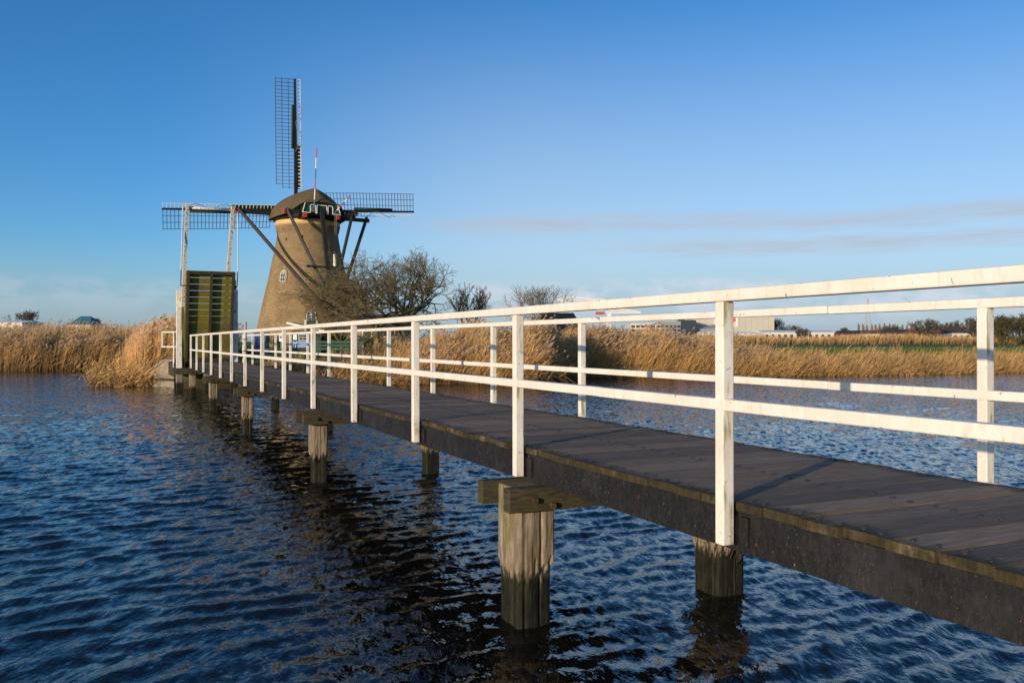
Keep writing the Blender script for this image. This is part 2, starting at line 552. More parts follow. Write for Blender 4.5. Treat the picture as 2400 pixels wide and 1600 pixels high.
M = dict(white=mat_white(), deck=mat_deck(), beam=mat_blackbeam(), pile=mat_pile(), cap=mat_cap(), brick=mat_brick(),
         thatch=mat_thatch(), reed=mat_reed(), land=mat_land(), water=mat_water(), glass=mat_glass(),
         bolt=simple('dark_bolt_steel', (.03, .031, .036), .4, 60, .35, .1),
         rust=simple('rusty_iron', (.07, .035, .022), .5, 40, .8, .3),
         tar=simple('black_tarred_wood', (.020, .018, .017), .4, 5, .6, .3),
         lath=simple('grey_sail_lath', (.070, .062, .055), .3, 8, .7, 0),
         green=simple('dark_green_paint', (.012, .055, .034), .25, 4, .45, .1),
         trim=simple('cream_white_trim', (.78, .75, .68), .08, 5, .5, .1),
         cream=simple('ochre_cream_boards', (.62, .43, .20), .12, 3, .6, .15, (1, 1, .3)),
         red=simple('red_paint', (.55, .045, .03), .15, 5, .5, .1),
         blue=simple('flag_blue_paint', (.03, .16, .32), .15, 5, .5, .1),
         signblue=simple('sign_blue', (.02, .19, .52), .06, 3, .4, 0),
         cobalt=simple('cobalt_panel_blue', (.012, .065, .24), .1, 3, .4, 0),
         leaf=None, steel=simple('brushed_steel', (.42, .40, .36), .15, 20, .3, .05),
         rope=simple('hemp_rope', (.25, .18, .10), .2, 20, .9, .2),
         darkwood=simple('dark_grey_boards', (.040, .045, .042), .25, 4, .65, .2, (1, 1, 6)),
         stone=simple('weathered_concrete', (.27, .225, .165), .35, 3, .9, .4),
         bark=simple('mossy_bark', (.12, .098, .048), .45, 5, .95, .6),
         twig=simple('brown_twigs', (.155, .125, .060), .35, 3, .9, 0),
          willow=simple('mauve_willow_twigs', (.20, .155, .125), .2, .4, .95, 0),
         fartwig=simple('distant_twigs', (.115, .092, .075), .25, .4, .95, 0),
         poplar=simple('pale_poplar_twigs', (.26, .20, .13), .25, .4, .95, 0),
         shrubtwig=simple('olive_shrub_twigs', (.085, .075, .032), .3, .4, .95, 0),
         tile=simple('dark_roof_tiles', (.060, .050, .048), .25, 1.5, .8, .2),
         redtile=simple('red_brown_roof_tiles', (.17, .075, .045), .25, 1.5, .8, .2),
         redbrick=simple('red_house_brick', (.27, .12, .075), .2, 2, .85, .1),
         palewall=simple('pale_render', (.62, .57, .48), .08, 1, .7, .05),
         ballast=simple('faded_red_ballast', (.42, .10, .07), .2, 1, .7, 0),
         hall=simple('beige_metal_cladding', (.50, .46, .385), .05, .3, .6, 0),
         greycl=simple('grey_metal_cladding', (.27, .28, .30), .08, .3, .5, 0),
         teal=simple('teal_roof_metal', (.05, .15, .19), .12, .3, .5, 0),
         signred=simple('sign_red', (.62, .035, .025), .04, 1, .5, 0),
         signwhite=simple('sign_white', (.80, .78, .75), .03, 1, .5, 0),
         cranew=simple('crane_white_paint', (.74, .72, .68), .06, 1, .5, 0),
         bench=simple('green_stained_boards', (.030, .085, .055), .25, 4, .6, .15),
         hedge=simple('dark_hedge_leaves', (.030, .042, .016), .5, 3, .9, .5))
def mat_leafplank():
    k = NT('algae_green_planks')
    co = k.coord('pos')
    g = k.noise(k.coord('pos', (2, 2, 16)), 2.5, 6, .65)
    base = k.mix(k.rng(g, .3, .7), (.075, .058, .026), (.17, .125, .06))
    m = k.rng(k.math('ADD', k.noise(co, 1.6, 4, .6), k.math('MULTIPLY', k.rand(), .18)), .45, .68)
    base = k.mix(m, base, (.165, .150, .018))
    return k.done(base, .9, k.bump(g, .5, .01))
M['leaf'] = mat_leafplank()

# ------------------------------------------------------------------ water and land
def shore(x):
    xs = [-6000, -200, -60, -35, -29, -24, -21.5, -20, -18.9, -17.6, -16, -14.6, -12.4, -10.6, -9.2, -7.5, -5.85, -3, 0, 1.2, 1.9, 2.5, 6, 12.8, 20.7, 34, 60, 200, 6000]
    ys = [200, 82, 66, 61, 63.5, 64, 62, 52, 42.2, 41.3, 41.0, 38.75, 38.7, 38.7, 40, 41.4, 42.4, 43.1, 43.5, 44.2, 47.5, 50.2, 50.8, 51.2, 53.4, 58.6, 66, 95, 200]
    return np.interp(x, xs, ys)
def land_z(x, off):
    """height of the land at x, off metres behind the shoreline"""
    x = np.asarray(x, float); off = np.asarray(off, float)
    island = np.clip((x + 24) / 4, 0, 1) * np.clip((8 - x) / 6, 0, 1)
    prof_i = np.interp(off, [-1.5, 0, .5, 2, 5, 60, 9000], [-.9, -.05, .55, .95, 1.12, 1.15, 1.15])
    prof_o = np.interp(off, [-1.5, 0, 1, 4, 8, 16, 24, 90, 9000], [-.9, -.05, .25, .5, .75, 1.35, 1.58, 1.55, 1.2])
    return prof_i * island + prof_o * (1 - island)
xs = np.unique(np.concatenate([np.linspace(-34, 40, 186), np.linspace(-120, -34, 44), np.linspace(40, 140, 51), np.array([-6000, -2500, -1200, -600, -300, -200, 200, 300, 600, 1200, 2500, 6000.])]))
offs = np.array([-1.5, -.6, 0, .4, .8, 1.4, 2.2, 3.2, 4.5, 6, 8, 10.5, 13, 16, 20, 25, 32, 42, 60, 90, 150, 300, 700, 1800, 7000.])
XX, OO = np.meshgrid(xs, offs)
YY = shore(XX) + OO
ZZ = land_z(XX, OO) + np.where(OO > .3, .05 * np.sin(XX * 1.7 + OO) * np.cos(YY * .9 + XX * .3), 0)
nv = XX.shape
idx = np.arange(nv[0] * nv[1]).reshape(nv)
q = np.stack([idx[:-1, :-1], idx[:-1, 1:], idx[1:, 1:], idx[1:, :-1]], -1).reshape(-1, 4)
land = np_mesh('ground', np.stack([XX, YY, ZZ], -1).reshape(-1, 3), q, M['land'], smooth=True)
tag(land, kind='structure')
bed = MB().add([(-6000, -3000, -1.2), (6000, -3000, -1.2), (6000, 8000, -1.2), (-6000, 8000, -1.2)], [(0, 1, 2, 3)]).build('canal_bed', simple('canal_mud', (.03, .024, .016), .2, 1, .95, 0))
tag(bed, kind='structure')

def axis(core0, core1, d0, grow, far):
    a = list(np.arange(core0, core1 + 1e-6, d0)); d = d0
    while a[-1] < far:
        d *= grow; a.append(a[-1] + d)
    return a
ya = axis(2.0, 11.0, .045, 1.0045, 70)
d = .1
while ya[0] > -60:
    ya.insert(0, ya[0] - d); d *= 1.3
xr = axis(0, 5.0, .06, 1.012, 90)
xa = np.array([-v for v in xr[:0:-1]] + xr)
ya = np.array(ya)
WX, WY = np.meshgrid(xa, ya)
sx = np.gradient(xa)[None, :]; sy = np.gradient(ya)[:, None]
LOD = np.zeros_like(WX); LTOT = 0.0; WZ = np.zeros_like(WX); DX = np.zeros_like(WX); DY = np.zeros_like(WX)
psi0 = math.radians(131)
for i in range(90):
    lam = float(np.exp(nrg.normal(math.log(.34), .48)))
    lam = min(max(lam, .15), 2.2)
    psi = psi0 + nrg.normal(0, .36)
    k = 2 * math.pi / lam
    kx, ky = k * math.cos(psi), k * math.sin(psi)
    ph = nrg.uniform(0, 2 * math.pi)
    slope = .0295 * (lam / .45) ** (-.1)
    amp = slope / k
    mod = .65 + .35 * np.sin(WX * nrg.uniform(.2, .7) + WY * nrg.uniform(.2, .7) + nrg.uniform(0, 6))
    res = np.maximum(np.abs(kx) * sx, np.abs(ky) * sy)
    w = np.clip((1.9 - res) / .9, 0, 1)
    LOD += w * w * slope ** 2; LTOT += slope ** 2
    w = w * mod
    arg = kx * WX + ky * WY + ph
    WZ += w * amp * np.cos(arg)
    DX -= w * amp * 1.15 * math.cos(psi) * np.sin(arg)
    DY -= w * amp * 1.15 * math.sin(psi) * np.sin(arg)
G = 1 + .22 * np.sin(WX * .45 + WY * .21 + 1) * np.sin(WX * .13 - WY * .33) + .16 * np.sin(WX * 1.1 - WY * .6 + 2 * np.sin(WY * .3))
WZ *= G; DX *= G; DY *= G
for n_, t_ in ((2.82, 5.9), (4.62, 5.9), (2.82, 13.1), (4.62, 13.1)):
    c_ = B(n_, t_, 0)
    rr_ = np.hypot(WX - c_.x, WY - c_.y) + .05 * np.sin(5 * np.arctan2(WY - c_.y, WX - c_.x))
    WZ += .0075 * np.cos(2 * np.pi * rr_ / .17) * np.exp(-np.maximum(rr_ - .15, 0) / .38)
WX = WX + DX; WY = WY + DY
nv = WX.shape
idx = np.arange(nv[0] * nv[1]).reshape(nv)
q = np.stack([idx[:-1, :-1], idx[:-1, 1:], idx[1:, 1:], idx[1:, :-1]], -1).reshape(-1, 4)
water = np_mesh('water', np.stack([WX, WY, WZ], -1).reshape(-1, 3), q, M['water'], np.repeat(np.sqrt(np.clip(1 - LOD / LTOT, 0, 1)).reshape(-1, 1), 3, 1), smooth=True)
tag(water, kind='structure')

# ------------------------------------------------------------------ footbridge
N0, N1 = 2.7255, 4.615          # outer face of near railing, inner face of far railing
PW = .066
DECK = 1.29
E0, E1 = 2.815, 4.47            # deck edges
S = 2.403
T0 = 3.519
def tk(k): return T0 + S * k
TEND = 35.35
fb = thing('footbridge', 'long timber footbridge with white railings on wooden piles leading to the windmill', 'bridge', B(3.64, 16, 0))
# planks
plank_var = []
for i in range(5):
    L = (E1 - E0) / 2 - rnd.uniform(0, .012)
    b = MB().box((0, 0, 0), (L, 0, 0), (0, .1142, 0), (0, 0, .021))
    plank_var.append(b.mesh('deck_plank', M['deck']))
bolt = MB()
rings = []
for r, z in ((.0155, 0), (.0147, .0035), (.010, .0072), (.003, .009)):
    rings.append([Vector((r * math.cos(2 * math.pi * i / 10), r * math.sin(2 * math.pi * i / 10), z)) for i in range(10)])
bolt.loft(rings)
bolt_me = bolt.mesh('bolt', M['bolt'], True)
RB = Matrix(((CT, -ST, 0, 0), (ST, CT, 0, 0), (0, 0, 1, 0), (0, 0, 0, 1)))
pitch = S / 10
t = tk(-2) - 6 * pitch
nb = 0
rest = MB()
while t < TEND:
    tc_ = t + pitch / 2
    dz = rnd.uniform(-.004, .004)
    m = Matrix.Translation(B((E0 + E1) / 2 + rnd.uniform(-.014, .014), tc_, DECK - .021 + dz)) @ RB @ Matrix.Rotation(rnd.uniform(-.002, .002), 4, 'Z') @ Matrix.Rotation(rnd.uniform(-.0008, .0008), 4, 'X')
    pl = link('deck_plank', plank_var[rnd.randrange(5)], fb, m)
    if tc_ > 1.2:
        for n in (E0 + .075, (E0 + E1) / 2 - .05, E1 - .06):
            for s in (-1, 1):
                p = B(n + rnd.uniform(-.012, .012), tc_ + s * (.055 + rnd.uniform(-.008, .008)), DECK + dz)
                if nb < 290:
                    link('bolt', bolt_me, pl, Matrix.Translation(p))
                    nb += 1
                else:
                    rest.add([p + v for v in rings[0]] + [p + v for v in rings[2]], [tuple(range(10, 20))] + [(i, (i + 1) % 10, 10 + (i + 1) % 10, 10 + i) for i in range(10)])
    t += pitch
o = rest.build('far_bolts', M['bolt'], fb); o['kind'] = 'stuff'
# side beams in spans between piers, brackets at each post
def bevel(o, w=.004):
    b = o.modifiers.new('bevel', 'BEVEL'); b.width = w; b.segments = 2; b.limit_method = 'ANGLE'
    return o
PIERS = [-2, 1, 4, 7, 10, 13]
edges = [tk(-2) - 1.5] + [tk(k) + .03 for k in PIERS[1:-1]] + [TEND]
for i in range(len(edges) - 1):
    a, b_ = edges[i] + .004, edges[i + 1] - .004
    for (n0, n1) in ((E0 + .018, E0 + .10), (E1 - .10, E1 - .018), (3.6, 3.69)):
        bevel(MB().bbox(n0, n1, a, b_, 1.04, DECK - .045).build('side_beam' if n0 != 3.6 else 'stringer', M['beam'], fb))
posts = list(range(-2, 14))
for k in posts:
    for side in (0, 1):
        if side == 0:
            n0, n1 = N0, N0 + PW
        else:
            n0, n1 = N1, N1 + PW
        lean = B(rnd.uniform(-.004, .004), rnd.uniform(-.004, .004), 0)
        po = MB().box(B((n0 + n1) / 2, tk(k) - PW / 2, (1.08 + EYE + .195) / 2), UN * (PW / 2), UT * (PW / 2), UZ * ((EYE + .195 - 1.08) / 2) + lean * .5)
        po = bevel(po.build('railing_post', M['white'], fb), .006)
        # bracket between post and side beam
        nn = (n1, E0 + .017) if side == 0 else (E1 - .017, n0)
        bevel(MB().bbox(nn[0] + .001, nn[1] - .001, tk(k) - PW + .012, tk(k) - .012, 1.09, DECK - .07).build('bracket', M['beam'], fb), .002)
        pn = E0 + .007 if side == 0 else E1 - .007
        bevel(MB().bbox(pn - .009, pn + .009, tk(k) - PW - .07, tk(k) - PW - .006, 1.075, DECK - .07).build('bracket_plate', M['beam'], fb), .002)
# rails in lengths with open joints every third bay
joints = [tk(-2) - 1.2] + [tk(k + .487) for k in (0, 3, 6, 9)] + [tk(13) + .07]
for i in range(len(joints) - 1):
    a, b_ = joints[i] + .0035, joints[i + 1] - .0035
    for n0 in (N0, N1):
        z1 = EYE + .2535
        sag = rnd.uniform(-.003, .003)
        bevel(MB().bbox(n0 - .002, n0 + PW + .002, a, b_, z1 - .0575 + sag, z1 + sag).build('handrail', M['white'], fb), .007)
        bevel(MB().bbox(n0 - .0035, n0 + .052, a, b_, EYE - .338 + sag, EYE - .281 + sag).build('middle_rail', M['white'], fb), .006)
# piers: two piles clasped by a pair of crossbeams with bolts
def rough_pile(name, n0, n1, t0, t1, ztop, parent, seed, zb=-1.15, taper=True):
    r = random.Random(seed)
    rings = []
    cn, ct = (n0 + n1) / 2, (t0 + t1) / 2
    hn, ht = (n1 - n0) / 2, (t1 - t0) / 2
    K = 64
    prof = []
    v = 0.0
    for j in range(K):
        v = v * .75 + r.uniform(-.014, .014)
        prof.append(v - (r.uniform(.05, .11) if r.random() < .09 else 0))
    ph0 = r.uniform(0, 6.28)
    lobes = [.07 * math.sin(2 * math.pi * j / K + ph0) + .03 * math.sin(6 * math.pi * j / K + ph0 * 2) for j in range(K)]
    tide = [.40 + .05 * math.sin(4 * math.pi * j / K + ph0) + r.uniform(-.06, .06) for j in range(K)]
    zs = [zb, -.12, .02, .10, .18, .25, .31, .36, .41, .46, .52, .60, .70, .80, .90, ztop - .03, ztop]
    for zi, z in enumerate(zs):
        ring = []
        for j in range(K):
            a = 2 * math.pi * (j + .5) / K
            ca, sa = math.cos(a), math.sin(a)
            e = 9.0
            rr = (abs(ca) ** e + abs(sa) ** e) ** (-1 / e)
            wear = 1.0
            if taper and z < tide[j]:
                wear = .875 + lobes[j]
            elif z > ztop - .02:
                wear = .985
            rr *= wear * (1 + prof[j] * (1 if z < .85 else .6) + r.uniform(-.010, .010))
            ring.append(B(cn + hn * rr * ca, ct + ht * rr * sa, z))
        rings.append(ring)
    return MB().loft(rings).build(name, M['pile'], parent)
for k in PIERS:
    tt = tk(k)
    zt = 1.035
    big = 1.22 if k in (1, -2) else .92
    for side, (n0, n1) in enumerate(((2.69, 2.95), (4.49, 4.76))):
        w = (n1 - n0) * big
        c0 = (n0 + n1) / 2 + rnd.uniform(-.015, .015)
        th = .15 * big
        rough_pile('pile', c0 - w / 2, c0 + w / 2, tt - .03 - th, tt - .03 + th, zt - (.02 if side == 0 else .03), fb, 100 * k + side + 1000, taper=True)
    for (t0, t1, dn) in ((tt - .31, tt - .203, 0), (tt + .11, tt + .205, -.03)):
        b0 = MB().bbox(2.56 + dn, 4.84 + dn * .5, t0, t1, zt - .172, zt)
        bevel(b0.build('crossbeam', M['cap'], fb), .008)
    for n, z in ((2.755, .945), (2.90, .90), (4.5, .945), (4.62, .9)):
        MB().tube(B(n, tt - .345, z), B(n, tt - .312, z), .022, .022, 6).build('pier_bolt', M['rust'], fb)
# wind-drift: steel tube strapped to a railing post
tb = thing('steel_tube', 'shiny steel tube strapped upright to a white post of the footbridge railing', 'tube', B(N0 - .02, tk(7) - .04, 1.8))
MB().tube(B(N0 + .03, tk(7) - PW - .040, 1.80), B(N0 + .03, tk(7) - PW - .040, 2.52), .030, .030, 14).build('pipe', M['steel'], tb, True)
for z in (2.12, 1.86):
    MB().bbox(N0 - .012, N0 + PW + .012, tk(7) - PW - .072, tk(7) + .006, z, z + .018).build('strap', M['tar'], tb)

# ------------------------------------------------------------------ drawbridge
db = thing('drawbridge', 'raised wooden drawbridge with mossy leaf and white counterbalance arms at the end of the footbridge', 'drawbridge', B(3.7, 38.7, 0))
TH_ = 38.65
for n, top in ((2.61, 4.20), (4.83, 4.28)):
    b = MB().bbox(n - .11, n + .11, TH_ - .11, TH_ + .11, .98, top - .26)
    bevel(b.build('gate_post', M['white'], db), .012)
    c0 = MB()
    c0.add([B(n - .115, TH_ - .115, top - .26), B(n + .115, TH_ - .115, top - .26), B(n + .115, TH_ + .115, top - .26), B(n - .115, TH_ + .115, top - .26),
            B(n - .115, TH_ - .115, top - (.16 if n > 4 else .0)), B(n + .115, TH_ - .115, top), B(n + .115, TH_ + .115, top), B(n - .115, TH_ + .115, top - (.16 if n > 4 else .0))],
           [(3, 2, 1, 0), (4, 5, 6, 7), (0, 1, 5, 4), (1, 2, 6, 5), (2, 3, 7, 6), (3, 0, 4, 7)])
    c0.build('post_cap', M['white'], db)
def weathered():
    k = NT('flaking_white_paint')
    n = k.noise(k.coord('pos', (9, 9, 1.3)), 1.8, 6, .7)
    base = k.mix(k.rng(n, .52, .60), (.70, .64, .54), (.22, .17, .10))
    return k.done(base, .7, k.bump(n, .5, .01))
M['flake'] = weathered()
for n in (2.75, 4.45):
    MB().beam(B(n, 38.55, 3.55), B(n, 36.2, 7.42), .13, .19, UT, 0, .12, .17).build('balance_arm', M['flake'], db)
    MB().beam(B(n, 38.55, 3.57), B(n, 38.75, 1.0), .12, .18, UT).build('balance_arm_tail', M['leaf'] if n < 3 else M['flake'], db)
MB().tube(B(2.82, 36.28, 7.30), B(4.38, 36.28, 7.30), .05, .05, 10).build('arm_crossbar', M['flake'], db, True)
for n, nb_ in ((2.585, 2.60), (4.645, 4.78)):
    MB().tube(B(n, 36.25, 7.33), B(nb_, 37.35, 4.95), .020, .020, 8).build('lifting_rod', M['trim'], db)
    MB().tube(B(nb_, 37.35, 4.95), B(nb_, 37.55, 4.32), .018, .018, 8).build('rod_end', M['tar'], db)
    MB().tube(B(min(n, 2.75) - .02 if n < 3 else 4.45, 36.25, 7.34), B(2.75 if n < 3 else n + .03, 36.25, 7.34), .035, .035, 8).build('rod_pin', M['red' if n > 3 else 'flake'], db)
    MB().tube(B(nb_, 37.52, 4.33), B(2.85 if n < 3 else 4.6, 37.52, 4.33), .022, .022, 8).build('rod_bracket', M['tar'], db)
# white stub on the right gate post (pivot blocks)
bevel(MB().bbox(4.66, 4.74, 38.2, 38.4, 4.2, 4.95).build('pivot_block', M['flake'], db))
bevel(MB().bbox(4.74, 4.83, 38.2, 38.4, 4.2, 4.72).build('pivot_block', M['flake'], db))
# the leaf, hinged at the island side and leaning a little towards the footbridge
LB = B(0, 38.55, 1.27); LT = B(0, 37.22, 4.90)
ld = (LT - LB); LL = ld.length; ld.normalize()
ln = UN.cross(ld).normalized()           # normal
if ln.dot(UT) < 0: ln = -ln               # towards the island
def leafp(n, s, dpt):
    return LB + UN * n + ld * s + ln * dpt
for n in (2.87, 3.755, 4.60):
    MB().box(leafp(n, LL / 2, 0), UN * .05, ld * (LL / 2), ln * .085).build('leaf_stringer', M['cap'], db)
for s in (.06, LL - .05):
    MB().box(leafp(3.735, s, -.004), UN * .92, ld * .05, ln * .07).build('leaf_end_beam', M['cap'], db)
np_ = 14
for i in range(np_):
    pit = (LL - .06) / np_
    w = pit / 2 - (.012 if i > 4 else .004) - rnd.uniform(0, .003)
    MB().box(leafp(3.735, .03 + pit * (i + .5), .112), UN * .955, ld * w, ln * .024).build('leaf_plank', M['leaf'], db)
for n, s in ((4.655, 2.2), (4.655, 3.2)):
    MB().tube(leafp(n, s, -.03), leafp(n + .1, s, -.03), .03, .03, 8).build('leaf_pin', M['tar'], db)
# abutment piles and sill of the drawbridge
for n in (2.62, 3.7, 4.75):
    rough_pile('sill_pile', n - .14, n + .14, 38.4, 38.68, .74, db, int(n * 100), taper=False)
bevel(MB().bbox(2.45, 5.0, 38.35, 38.75, .74, .98).build('sill_beam', M['cap'], db), .01)
MB().bbox(2.86, 4.62, 38.78, 42.5, 1.16, 1.27).build('landing', M['deck'], db)
for n in (2.55, 4.95):
    MB().bbox(n - .14, n + .14, 38.80, 42.4, .6, 1.18).build('landing_side', M['cap'], db)

# abutment wall with sloping wing
ab = thing('abutment_wall', 'weathered board-marked retaining wall with sloping coping left of the raised drawbridge', 'wall', B(1.7, 40, 0))
def quadprism(pts, dvec, m, nm, par):
    n = len(pts); vs = [Vector(p) for p in pts] + [Vector(p) + dvec for p in pts]
    fs = [tuple(range(n)), tuple(range(2 * n - 1, n - 1, -1))] + [(i, n + i, n + (i + 1) % n, (i + 1) % n) for i in range(n)]
    return MB().add(vs, fs).build(nm, m, par)
w0 = P(408, 843, 39.6); w1 = P(385, 843, 40.2); w2 = P(338, 876, 40.6)
for a_, b_, za, zb_ in ((w0, w1, 1.24, 1.24), (w1, w2, 1.24, .60)):
    nseg = 4
    for i in range(nseg):
        f0, f1 = i / nseg, (i + 1) / nseg
        p = a_.lerp(b_, f0); q_ = a_.lerp(b_, f1)
        z0 = za + (zb_ - za) * f0; z1 = za + (zb_ - za) * f1
        g = (q_ - p).normalized() * .006
        quadprism([(p.x + g.x, p.y + g.y, -.8), (q_.x - g.x, q_.y - g.y, -.8), (q_.x - g.x, q_.y - g.y, z1 - .07), (p.x + g.x, p.y + g.y, z0 - .07)], Vector((.05, .25, 0)), M['stone'], 'wall_panel', ab)
    d_ = Vector((0, -.05, 0))
    quadprism([(a_.x, a_.y - .05, za - .07), (b_.x, b_.y - .05, zb_ - .07), (b_.x, b_.y - .05, zb_ + .02), (a_.x, a_.y - .05, za + .02)], Vector((.05, .34, 0)), M['stone'], 'coping', ab)
    quadprism([(a_.x, a_.y - .08, .28), (b_.x, b_.y - .08, .28), (b_.x, b_.y - .08, .40), (a_.x, a_.y - .08, .40)], Vector((.0, .07, 0)), M['cap'], 'waling', ab)
# short white guard rail at the left of the gate post and the longer one to the right
gr = thing('guard_rail', 'small square white guard rail beside the left drawbridge gate post', 'railing', B(2.1, 38.9, 1.15))
MB().tube(B(2.42, 38.9, 1.0), B(2.42, 38.9, 2.47), .035, .035, 8).build('upright', M['white'], gr)
for a_, b_ in ((B(2.55, 38.9, 2.47), B(1.98, 39.1, 2.47)), (B(2.5, 38.9, 1.86), B(1.98, 39.1, 1.86)), (B(1.98, 39.1, 2.50), B(1.98, 39.1, 1.83))):
    MB().beam(a_, b_, .06, .07, UT).build('bar', M['white'], gr)
g2 = thing('guard_rail', 'low white post and rail guard along the landing right of the drawbridge', 'railing', B(5.2, 41, 1.1))
for i, t_ in enumerate((39.2, 40.8, 42.4, 44.0)):
    MB().tube(B(5.0, t_, .9), B(5.0, t_, 2.74), .032, .032, 8).build('post', M['white'], g2)
for z in (2.72, 2.05):
    MB().beam(B(5.0, 39.1, z), B(5.0, 44.1, z), .05, .07, UZ).build('rail', M['white'], g2)

# ------------------------------------------------------------------ windmill
MC = Vector((X(721.6, 92.4), 92.4, 0))
BE = 0.539
AX = Vector((-math.sin(BE), math.cos(BE), 0))      # from the tail towards the sails
BX = Vector((math.cos(BE), math.sin(BE), 0))
def C(a, b, z): return MC + AX * a + BX * b + UZ * z
wm = thing('windmill', 'round brick polder windmill with thatched cap and four lattice sails behind the trees', 'windmill', MC + UZ * 1.1)
prof = [(.9, 5.75), (1.8, 5.55), (3.66, 5.14), (4.9, 4.88), (6.09, 4.62), (7.0, 4.42), (7.99, 4.19), (9.2, 3.93), (10.33, 3.70), (11.6, 3.42), (12.86, 3.20), (13.2, 3.15), (13.45, 3.15), (13.52, 3.20), (13.60, 3.24), (13.78, 3.24), (13.84, 3.30), (14.08, 3.30)]
def rad(z): return float(np.interp(z, [p[0] for p in prof], [p[1] for p in prof]))
K = 72
me = bpy.data.meshes.new('wall')
vs = []; fs = []; uvs = []
for z, r in prof:
    for j in range(K + 1):
        a = 2 * math.pi * j / K
        vs.append((MC.x + r * math.cos(a), MC.y + r * math.sin(a), z))
for i in range(len(prof) - 1):
    for j in range(K):
        fs.append((i * (K + 1) + j, i * (K + 1) + j + 1, (i + 1) * (K + 1) + j + 1, (i + 1) * (K + 1) + j))
me.from_pydata(vs, [], fs)
uv = me.uv_layers.new(name='UVMap')
for pl in me.polygons:
    for li in pl.loop_indices:
        vi = me.loops[li].vertex_index
        j = vi % (K + 1); z = vs[vi][2]
        uv.data[li].uv = (2 * math.pi * j / K * 4.2, z)
me.polygons.foreach_set('use_smooth', [True] * len(me.polygons))
me.materials.append(M['brick'])
link('wall', me, wm)
def ring(z, r, m=K): return [Vector((MC.x + r * math.cos(2 * math.pi * j / m), MC.y + r * math.sin(2 * math.pi * j / m), z)) for j in range(m)]
MB().loft([ring(14.085, 3.36), ring(14.66, 3.32)]).build('cream_band', M['cream'], wm, True)
MB().loft([ring(14.62, 3.46), ring(15.35, 3.6)]).build('cap_ring', M['tar'], wm, True)
# thatched cap
secs = [(-4.55, 1.95, 16.02, 16.20), (-4.3, 2.25, 15.86, 16.55), (-3.8, 2.75, 15.45, 17.05), (-3.2, 3.2, 15.05, 17.55), (-2.6, 3.5, 14.90, 17.86), (-2.0, 3.72, 14.83, 18.0), (-1, 3.95, 14.78, 17.98), (.5, 4.05, 14.75, 17.82), (2, 3.9, 14.75, 17.45), (3.1, 3.45, 14.85, 17.0), (3.9, 2.7, 15.05, 16.5), (4.35, 1.6, 15.3, 16.0)]
rings_ = []
NS = 25
for a, w, ze, zr in secs:
    r_ = []
    for i in range(NS):
        ph = math.pi * i / (NS - 1)
        s_ = 1 - abs(i - (NS - 1) / 2) / ((NS - 1) / 2)
        bul = .0 if a < -3 else min(1, (a + 3) / 2.6)
        bb = w * .95 * (1 - s_ ** (1.12 + 1.15 * bul)) * (1 if i < NS / 2 else -1)
        zz = ze + (zr - ze) * (.45 * math.sin(s_ * math.pi / 2) + .55 * s_)
        r_.append(C(a, bb, zz))
    for i in range(7):                                   # underside
        r_.append(C(a, -w * .92 + 2 * w * .92 * (i / 6), ze + .16 + .05))
    rings_.append(r_)
cap = MB().loft(rings_).build('cap', M['thatch'], wm, True)
sub = cap.modifiers.new('subdiv', 'SUBSURF'); sub.levels = 1; sub.render_levels = 1
# rear gable with its trims
GA = -4.45
def gp(b, z, o=0): return C(GA - o - (z - 15.04) * -.06, b, z)
MB().add([gp(-1.98, 15.0), gp(1.98, 15.0), gp(1.74, 16.0), gp(-1.74, 16.0), C(-3.2, -1.98, 15.0), C(-3.2, 1.98, 15.0), C(-3.2, 1.74, 16.1), C(-3.2, -1.74, 16.1)],
         [(0, 1, 2, 3), (7, 6, 5, 4), (0, 3, 7, 4), (1, 5, 6, 2), (3, 2, 6, 7), (0, 4, 5, 1)]).build('gable', M['green'], wm)
def trimline(pts, nm='trim', w=.085):
    b = MB()
    for p0, p1 in zip(pts[:-1], pts[1:]):
        b.beam(gp(p0[0], p0[1], .05), gp(p1[0], p1[1], .05), .05, w, AX)
        b.beam(gp(p0[0], p0[1], .05), gp(p1[0], p1[1], .05), w, .05, AX)
    return b.build(nm, M['trim'], wm)
trimline([(-1.70, 15.98), (-1.98, 15.02), (-1.2, 15.02)])
trimline([(-1.17, 15.05), (-1.17, 15.72), (-1.05, 15.84), (-.74, 15.84), (-.61, 15.72), (-.61, 15.05), (-.55, 14.98), (-.49, 15.05), (-.49, 15.74), (-.42, 15.84), (.46, 15.84), (.55, 15.74), (.55, 15.05), (.61, 14.98), (.67, 15.05), (.67, 15.72), (.78, 15.84), (1.05, 15.84), (1.17, 15.72), (1.17, 15.02), (1.98, 15.02), (1.70, 15.98)])
trimline([(-1.02, 15.2), (-1.02, 15.6), (-.78, 15.6), (-.78, 15.2), (-1.02, 15.2)], 'small_window_frame', .05)
MB().add([gp(.74, 15.05, .02), gp(1.1, 15.05, .02), gp(1.1, 15.75, .02), gp(.74, 15.75, .02)], [(0, 1, 2, 3)]).build('gable_opening', simple('opening_dark', (.008, .007, .006), .1, 1, .9, 0), wm)
